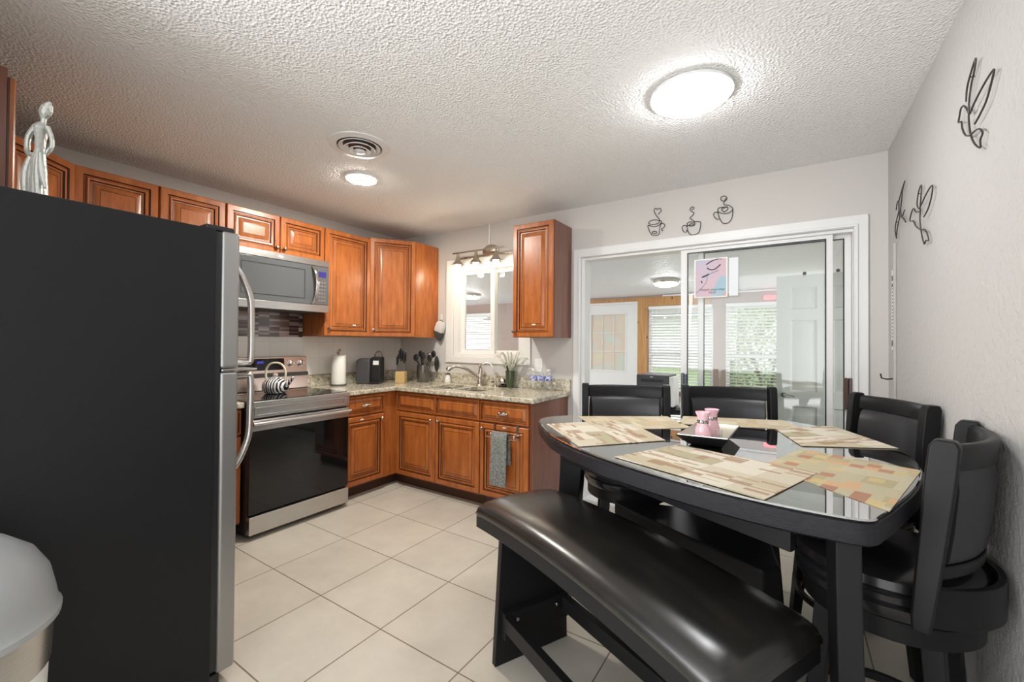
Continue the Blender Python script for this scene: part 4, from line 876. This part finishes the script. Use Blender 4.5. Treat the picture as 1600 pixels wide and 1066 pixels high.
ink('hand_line', [(.40, .56), (.38, .42), (.28, .30), (.05, .12)], .0012)
ink('hand_line', [(.22, .44), (.24, .38)], .004)
def text(s_, x, z, size, parent, name='lettering', y=.0178, m='wire'):
    cu = bpy.data.curves.new(name, 'FONT'); cu.body = s_; cu.size = size; cu.align_x = 'CENTER'; cu.extrude = .0004
    o = bpy.data.objects.new(name, cu); COL.objects.link(o)
    dg = bpy.context.evaluated_depsgraph_get(); me = bpy.data.meshes.new_from_object(o.evaluated_get(dg)); bpy.data.objects.remove(o)
    me.name = name; me.transform(Matrix.Translation((x, y, z)) @ Matrix.Rotation(PI / 2, 4, 'X')); me.transform(world_of(parent).inverted()); me.materials.append(M[m])
    o = bpy.data.objects.new(name, me); COL.objects.link(o); o.parent = parent; return o
text('Watch your step', 3.203, 1.712, .024, po); text('here!', 3.205, 1.692, .022, po)
tag(obj('plastic_sheet', MB().box(3.312, .0195, 1.668, 3.37, .021, 1.936), 'film'), 'blank pale translucent sheet taped beside the door poster', 'sheet')

# ------------------------------------------------------------------ dining table
TT = .94
OUT = [(2.656, -1.529), (2.606, -1.43), (2.643, -1.308), (2.80, -1.135), (3.04, -.975), (3.288, -.842), (3.50, -.762), (3.64, -.748), (3.80, -.845), (3.94, -1.03), (4.018, -1.25), (4.028, -1.48), (3.972, -1.74), (3.895, -1.96), (3.855, -2.06), (3.82, -2.118), (3.72, -2.128), (3.60, -2.118), (3.45, -2.085), (3.25, -2.015), (3.06, -1.92), (2.86, -1.775), (2.74, -1.64)]
sm = catmull([(x, y, 0) for x, y in OUT], 5, True)
cen = Vector((3.39, -1.42, 0))
def inset(P, d):
    out = []; n = len(P)
    for i in range(n):
        t_ = (P[(i + 1) % n] - P[i - 1]).normalized(); nn = Vector((-t_.y, t_.x, 0))
        if nn.dot(cen - P[i]) < 0: nn = -nn
        out.append(P[i] + nn * d)
    return out
def ring(P, z): return [(p.x, p.y, z) for p in P]
tb_ = thing('dining_table', 'rounded triangular black counter-height table with glass top', 'table', (3.39, -1.42, 0))
obj('tabletop', MB().loft([ring(inset(sm, .012), TT - .062), ring(inset(sm, .002), TT - .055), ring(sm, TT - .018), ring(inset(sm, .004), TT - .010), ring(inset(sm, .012), TT - .008)]), 'blackgrain', tb_, world=True)
obj('glass_top', MB().loft([ring(inset(sm, .010), TT - .0075), ring(inset(sm, .007), TT - .004), ring(inset(sm, .010), TT)]), 'tableglass', tb_, world=True)
cor = [Vector((2.90, -1.45, 0)), Vector((3.62, -1.02, 0)), Vector((3.71, -1.87, 0))]
def bar(mb, a, b, th, z0, z1, ext=0):
    d = (b - a).normalized(); n = Vector((-d.y, d.x, 0)) * th / 2; a = a - d * ext; b = b + d * ext
    mb.prism([tuple((a + n).xy), tuple((b + n).xy), tuple((b - n).xy), tuple((a - n).xy)], z0, z1)
ap = [Vector((2.80, -1.53, 0)), Vector((3.66, -.93, 0)), Vector((3.69, -2.02, 0))]
c = MB(); bar(c, Vector((2.84, -1.62, 0)), Vector((3.68, -2.03, 0)), .025, .80, TT - .062); obj('apron', c, 'blackwood', tb_, world=True, bevel=.002)
c = MB(); bar(c, Vector((2.84, -1.32, 0)), Vector((3.52, -.92, 0)), .025, .80, TT - .062); obj('apron', c, 'blackwood', tb_, world=True, bevel=.002)
c = MB(); bar(c, Vector((3.78, -1.03, 0)), Vector((3.84, -1.88, 0)), .025, .80, TT - .062); obj('apron', c, 'blackwood', tb_, world=True, bevel=.002)
obj('storage_base', MB().prism([(2.99, -1.40), (3.02, -1.46), (3.60, -1.74), (3.65, -1.68), (3.58, -1.28), (3.52, -1.24)], .001, .60), 'blackwood', tb_, world=True, bevel=.01)
def tleg(o_top, o_bot, inward, th, wt, wb):
    # slab leg: outer edge runs from o_top to o_bot, broad face points inward
    d = Vector((*inward, 0)).normalized(); n = Vector((-d.y, d.x, 0)) * th / 2; R_ = []
    for k in range(9):
        t_ = k / 8; z = (TT - .063) * (1 - t_); p = Vector((*o_top, 0)).lerp(Vector((*o_bot, 0)), t_ ** 1.6); w_ = wt + (wb - wt) * t_
        q = p + d * w_; R_.append([tuple((p + n).xy) + (z,), tuple((q + n).xy) + (z,), tuple((q - n).xy) + (z,), tuple((p - n).xy) + (z,)])
    obj('leg', MB().loft(R_), 'blackwood', tb_, world=True, bevel=.004)
tleg((2.715, -1.385), (2.66, -1.385), (1, 0.0), .055, .12, .09)
tleg((3.605, -1.15), (3.61, -1.13), (-.5, -.86), .055, .14, .12)
tleg((3.787, -2.075), (3.81, -2.10), (-.10, 1.0), .05, .12, .10)
# tray and shakers
ty = thing('serving_tray', 'small square black tray with champagne lining at table centre', 'tray', (3.425, -1.49, TT + .0035))
T4 = [Vector((3.316, -1.654, 0)), Vector((3.49, -1.64, 0)), Vector((3.50, -1.33, 0)), Vector((3.335, -1.335, 0))]
tcn = sum(T4, Vector()) / 4
def q4(s_, z): return [tuple((tcn + (p - tcn) * s_).xy) + (z,) for p in T4]
obj('tray_body', MB().loft([q4(.62, TT + .0035), q4(.66, TT + .006), q4(1.0, TT + .042), q4(1.0, TT + .045), q4(.97, TT + .045), q4(.64, TT + .012)]), 'blackwood', ty, world=True)
obj('lining', MB().loft([q4(.64, TT + .0125), q4(.965, TT + .0455), q4(.955, TT + .0465), q4(.63, TT + .0145)]), 'silvertray', ty, world=True)
def shaker(x, y, label):
    t = thing('shaker', label, 'shaker', (x, y, TT + .016), 0, 'pink shakers on the tray')
    obj('body', MB().lathe([(.029, 0), (.031, .004), (.027, .04), (.020, .062)], seg=28), 'pink', t)
    obj('jewelled_band', MB().lathe([(.0205, .062), (.0212, .064), (.0208, .073), (.020, .075)], seg=28), 'jewel', t)
    obj('neck', MB().lathe([(.0195, .075), (.021, .088), (.0275, .104), (.026, .105), (.018, .092), (.002, .091)], seg=28), 'pink', t)
    return t
s0 = shaker(3.390, -1.535, 'pink jewel-banded shaker at the front of the tray')
dup(s0, (3.408, -1.435, TT + .016), 1, 'pink jewel-banded shaker at the back of the tray')
tag(obj('glass_votive', MB().lathe([(.017, 0), (.019, .003), (.019, .036), (.016, .037), (.015, .006), (.002, .005)], (3.438, -1.505, TT + .016), 8), 'bottle', ang=10), 'small faceted clear glass cup beside the pink shakers', 'glass')
# placemats
def placemat(q, m, label, k):
    P = [Vector((*p, 0)) for p in q]; c0 = sum(P, Vector()) / 4; ang = math.atan2((P[1] - P[0]).y, (P[1] - P[0]).x)
    c0.z = TT + .0005 + k * .0016
    b_ = MB(); Mx = (Matrix.Translation(c0) @ rotz(ang)).inverted()
    pts = [Mx @ Vector((p.x, p.y, c0.z)) for p in P]
    b_.loft([[(p.x, p.y, 0) for p in pts], [(p.x, p.y, .0014) for p in pts]])
    o = obj('placemat', b_, m, origin=(0, 0, 0)); o.location = c0; o.rotation_euler = (0, 0, ang)
    tag(o, label, 'placemat', 'woven placemats on the table')
placemat([(2.965, -1.52), (2.74, -1.27), (3.13, -.995), (3.30, -1.25)], 'mat2', 'plain tan placemat at the back edge in front of the left back chair', 0)
placemat([(3.225, -1.17), (3.20, -.935), (3.64, -.775), (3.75, -1.0)], 'mat2', 'plain tan placemat at the back edge in front of the right back chair', 0)
placemat([(3.023, -1.876), (2.715, -1.560), (2.985, -1.235), (3.262, -1.585)], 'mat0', 'striped tan placemat at the left corner of the table', 1)
placemat([(3.614, -1.04), (3.841, -.82), (4.01, -1.22), (3.709, -1.382)], 'mat0', 'striped tan placemat before the chair against the right wall', 1)
placemat([(3.865, -2.027), (4.01, -1.546), (3.704, -1.433), (3.60, -1.76)], 'mat1', 'olive placemat with rust red squares at the near right', 0)
placemat([(3.18, -1.938), (3.62, -2.112), (3.742, -1.765), (3.32, -1.63)], 'mat0', 'brown striped placemat in front of the bench', 1)

# ------------------------------------------------------------------ swivel chairs
def chair(label):
    t = thing('swivel_chair', label, 'chair', (0, 0, 0), 0, 'swivel counter chairs round the table')
    for sx in (-1, 1):
        for sy in (-1, 1):
            c = MB(); R_ = []
            for z, p, h_ in ((.001, .155, .019), (.25, .138, .021), (.544, .118, .023)): R_.append([(sx * p + a * h_, sy * p + b * h_, z) for a, b in ((-1, -1), (1, -1), (1, 1), (-1, 1))])
            obj('leg', c.loft(R_), 'blackwood', t, bevel=.003)
    c = MB(); c.lathe([(.178, .20), (.198, .20), (.198, .225), (.178, .225), (.178, .20)], seg=40, cap=False); obj('footrest_ring', c, 'blackwood', t, bevel=.003)
    obj('base_drum', MB().lathe([(.05, .545), (.200, .545), (.205, .549), (.205, .600), (.200, .604), (.05, .604)], seg=48), 'blackwood', t)
    s_ = MB(); s_.lathe([(.05, .606), (.212, .606), (.220, .62), (.221, .638), (.212, .645), (.221, .652), (.222, .668), (.213, .675), (.222, .684), (.218, .706), (.20, .722), (.15, .732), (.002, .736)], (0, .006, 0), 48); obj('seat', s_, 'leather2', t)
    Rr = .42; hc = .205; yb = lambda z: -.120 - .045 * (z - .6) / .5
    def arc(z, dr, n=16, a=1.0, y=None):
        cy = (yb(z) if y is None else y) + math.sqrt(Rr * Rr - hc * hc); am = math.asin(hc / Rr) * a
        return [(math.sin(-am + 2 * am * k / n) * (Rr + dr), cy - math.cos(-am + 2 * am * k / n) * (Rr + dr), z) for k in range(n + 1)]
    def shell(zs, name, m, bev=.004, a=1.0):
        R_ = []
        for z, di, do in zs: R_.append(arc(z, di, a=a) + arc(z, do, a=a)[::-1])
        return obj(name, MB().loft(R_), m, t, bevel=bev)
    shell([(1.022, -.012, .014), (1.05, -.014, .012), (1.078, -.012, .012), (1.086, -.006, .008)], 'top_rail', 'blackwood')
    shell([(.752, -.010, .014), (.785, -.010, .014)], 'lower_rail', 'blackwood')
    shell([(.787, -.008, .008), (.80, -.022, .014), (.87, -.028, .017), (.97, -.026, .016), (1.005, -.018, .011), (1.020, -.006, .006)], 'back_cushion', 'backleather', 0, a=.93)
    c = MB(); c.arcslab([(.2235, .622), (.240, .622), (.240, .722), (.2235, .722)], -PI / 2 - 1.05, -PI / 2 + 1.05, 28); obj('rear_apron', c, 'blackwood', t, bevel=.003)
    for sx in (-1, 1):
        R_ = []
        for z, rad, tan in ((.622, .017, .015), (.66, .021, .016), (.76, .024, .017), (.90, .027, .018), (1.02, .029, .019), (1.080, .028, .019), (1.097, .019, .019)):
            y = yb(z) + .010; x = sx * (.238 if z < .72 else .220 + max(0, (.80 - z)) * .2)
            R_.append([(x - tan, y - rad, z), (x + tan, y - rad, z), (x + tan, y + rad, z), (x - tan, y + rad, z)])
        obj('back_post', MB().loft(R_), 'blackwood', t, bevel=.006, seg=3)
    return t
def place(center, n, label, first=None):
    rz = math.atan2(-n[1], -n[0]) - PI / 2     # local +y (front) points to -n
    if first is not None: first.location = (*center, 0); first.rotation_euler = (0, 0, rz); first['label'] = label
    else: dup(ch0, (*center, 0), rz, label)
ch0 = chair('x')
place((2.958, -1.117), (-.394, .919), 'black swivel chair at the table back, left one nearest the sink counter', ch0)
place((3.437, -.853), (-.343, .939), 'black swivel chair at the table back in front of the glass door')
place((3.894, -.948), (.914, .406), 'black swivel chair between table and right wall near the room corner')
place((3.914, -1.632), (.946, -.324), 'nearest black swivel chair at the right picture edge, seen from behind')

# ------------------------------------------------------------------ bench
bn = thing('dining_bench', 'long black leather bench with arched seat and slab legs', 'bench', (3.134, -1.921, 0), math.atan2(-.515, 1.06))
LB, DB = 1.15, .405
def bz(x): return .035 * (1 - (2 * x / LB) ** 2)
def bsec(prof, x, zb): return [(x, y, zb + z) for y, z in prof]
N = 24; R_ = []; 
hw = DB / 2
fp_ = [(-hw, 0), (hw, 0), (hw, .052), (-hw, .052)]
R_ = [bsec(fp_, -LB / 2 + LB * k / N, .520 + bz(-LB / 2 + LB * k / N)) for k in range(N + 1)]
obj('seat_frame', MB().loft(R_), 'blackwood', bn, bevel=.003)
cp_ = [(-hw - .002, .0), (hw + .002, .0), (hw + .006, .018), (hw - .004, .040), (hw - .035, .058), (hw * .5, .066), (0, .068), (-hw * .5, .066), (-hw + .035, .058), (-hw + .004, .040), (-hw - .006, .018)]
R_ = []
for k in range(N + 1):
    x = -LB / 2 - .004 + (LB + .008) * k / N; R_.append(bsec(cp_, x, .573 + bz(x)))
def squash(sec, x, s_): 
    zb = min(p[2] for p in sec); return [(x, y * (1 - .03 * (1 - s_)), zb + (z - zb) * s_) for _, y, z in sec]
R_ = [squash(R_[0], -LB / 2 - .004, .45)] + [squash(R_[0], -LB / 2 + .008, .85)] + [[(p[0] + (.03 if k == 0 else 0) - (.03 if k == N else 0), p[1], p[2]) for p in r] for k, r in enumerate(R_)] + [squash(R_[-1], LB / 2 - .008, .85)] + [squash(R_[-1], LB / 2 + .004, .45)]
obj('cushion', MB().loft(R_), 'leather', bn, ang=60)
for sx in (-1, 1):
    xb = sx * (LB / 2 - .135); xt = sx * (LB / 2 - .15)
    c = MB(); th = .014
    c.loft([[(xb - th, -.185, 0), (xb + th, -.185, 0), (xb + th, .185, 0), (xb - th, .185, 0)], [(xt - th, -.165, .526), (xt + th, -.165, .526), (xt + th, .165, .526), (xt - th, .165, .526)]])
    obj('leg', c, 'blackwood', bn, bevel=.003)
    xi = sx * (LB / 2 - .155)
    br_ = obj('bracket', MB().box(min(xi, xi - sx * .03), -.16, .12, max(xi, xi - sx * .03), .16, .225), 'blackwood', bn, bevel=.002)
    for yy in (-.10, .10): obj('screw', MB(Matrix.Translation((xi - sx * .03, yy, .19)) @ Matrix.Rotation(-sx * PI / 2, 4, 'Y')).lathe([(.008, 0), (.007, .003), (.001, .004)], seg=12), 'steel', br_)
for yy in (-.145, .145):
    obj('stretcher', MB().box(-LB / 2 + .17, yy - .016, .155, LB / 2 - .17, yy + .016, .215), 'blackwood', bn, bevel=.002)

# ------------------------------------------------------------------ sunroom contents and garden
pr = thing('printer', 'dark grey box printer on a stand in the sunroom doorway', 'printer', (2.48, 1.35, .65))
obj('case', MB().box(2.30, 1.2, .66, 2.635, 1.55, 1.0), 'darkgrey', pr, world=True, bevel=.01)
obj('paper_slot', MB().box(2.35, 1.195, .925, 2.58, 1.2, .955), 'blackplastic', pr, world=True)
obj('front_badge', MB().box(2.445, 1.197, .975, 2.475, 1.2, .982), 'white_plastic', pr, world=True)
obj('side_panel', MB().box(2.636, 1.2, .68, 2.68, 1.45, .985), 'white_plastic', pr, world=True, bevel=.004)
sd = thing('side_cabinet', 'dark low cabinet in the sunroom holding the printer', 'cabinet', (2.5, 1.35, 0))
obj('carcass', MB().box(2.26, 1.18, 0, 2.92, 1.62, .658), 'blackwood', sd, world=True, bevel=.004)
obj('door_front', MB().box(2.27, 1.166, .05, 2.91, 1.18, .64), 'blackwood', sd, world=True, bevel=.004)
cl_ = thing('desk_clutter', 'white and grey heap of cables and a small gadget beside the printer', 'gadget', (2.78, 1.35, .66))
obj('gadget_base', MB().lathe([(.06, .0), (.065, .02), (.04, .06), (.015, .08)], (2.76, 1.35, .659), 20), 'white_plastic', cl_, world=True)
obj('gadget_arm', MB().tube(catmull([(2.76, 1.35, .73), (2.72, 1.33, .80), (2.77, 1.32, .86), (2.84, 1.34, .88)], 4), .012, 8), 'wire', cl_, world=True)
tag(obj('exit_sign', MB().box(3.35, 3.93, 1.99, 3.50, 3.965, 2.05), 'redled'), 'small red lit sign above the far sunroom window', 'sign')
struct('ground', MB().box(-30, 4.3, -.16, 30, 40, -.1), 'grass')
hs = thing('neighbour_house', 'white sided neighbouring house beyond the lawn', 'house', (0, 24, 0))
c = MB()
for k in range(16): z = -.1 + k * .2; c.loft([[(-16, 23.97, z), (14, 23.97, z), (14, 24.3, z), (-16, 24.3, z)], [(-16, 24.0, z + .2), (14, 24.0, z + .2), (14, 24.3, z + .2), (-16, 24.3, z + .2)]])
obj('siding', c, 'siding', hs, world=True)
obj('roof', MB().loft([[(-16.5, 23.3, 3.1), (14.5, 23.3, 3.1), (14.5, 29, 4.8), (-16.5, 29, 4.8)], [(-16.5, 23.3, 3.2), (14.5, 23.3, 3.2), (14.5, 29, 4.9), (-16.5, 29, 4.9)]]), 'darkgrey', hs, world=True)
def shrub(x, y, r, h, n, seed, label):
    t = thing('garden_shrub', label, 'shrub', (x, y, -.1)); rd = random.Random(seed); c = MB()
    for _ in range(n):
        u = rd.uniform(-1, 1); a = rd.uniform(0, 2 * PI); q = rd.uniform(.55, 1) ** .5; s_ = math.sqrt(1 - u * u)
        p = Vector((r * q * s_ * math.cos(a), r * q * s_ * math.sin(a), h / 2 + h / 2 * q * u)); e = rd.uniform(.03, .06)
        d1_ = Vector((rd.uniform(-1, 1), rd.uniform(-1, 1), rd.uniform(-1, 1))).normalized(); d2_ = d1_.orthogonal().normalized()
        c.f([c.v(p - d1_ * e), c.v(p + d2_ * e * .5), c.v(p + d1_ * e), c.v(p - d2_ * e * .5)])
    obj('foliage', c, 'leaf', t); c = MB()
    for k in range(5): a = k * 1.26; c.tube([(0, 0, 0), (.2 * r * math.cos(a), .2 * r * math.sin(a), h * .35), (.6 * r * math.cos(a), .6 * r * math.sin(a), h * .75)], [.03, .02, .008], 6)
    obj('stems', c, 'bark', t)
shrub(3.35, 5.7, .85, 2.3, 4200, 1, 'leafy green shrub outside the right sunroom window')
shrub(5.0, 9.5, 1.6, 3.6, 5000, 2, 'taller airy tree-like shrub farther off on the lawn')
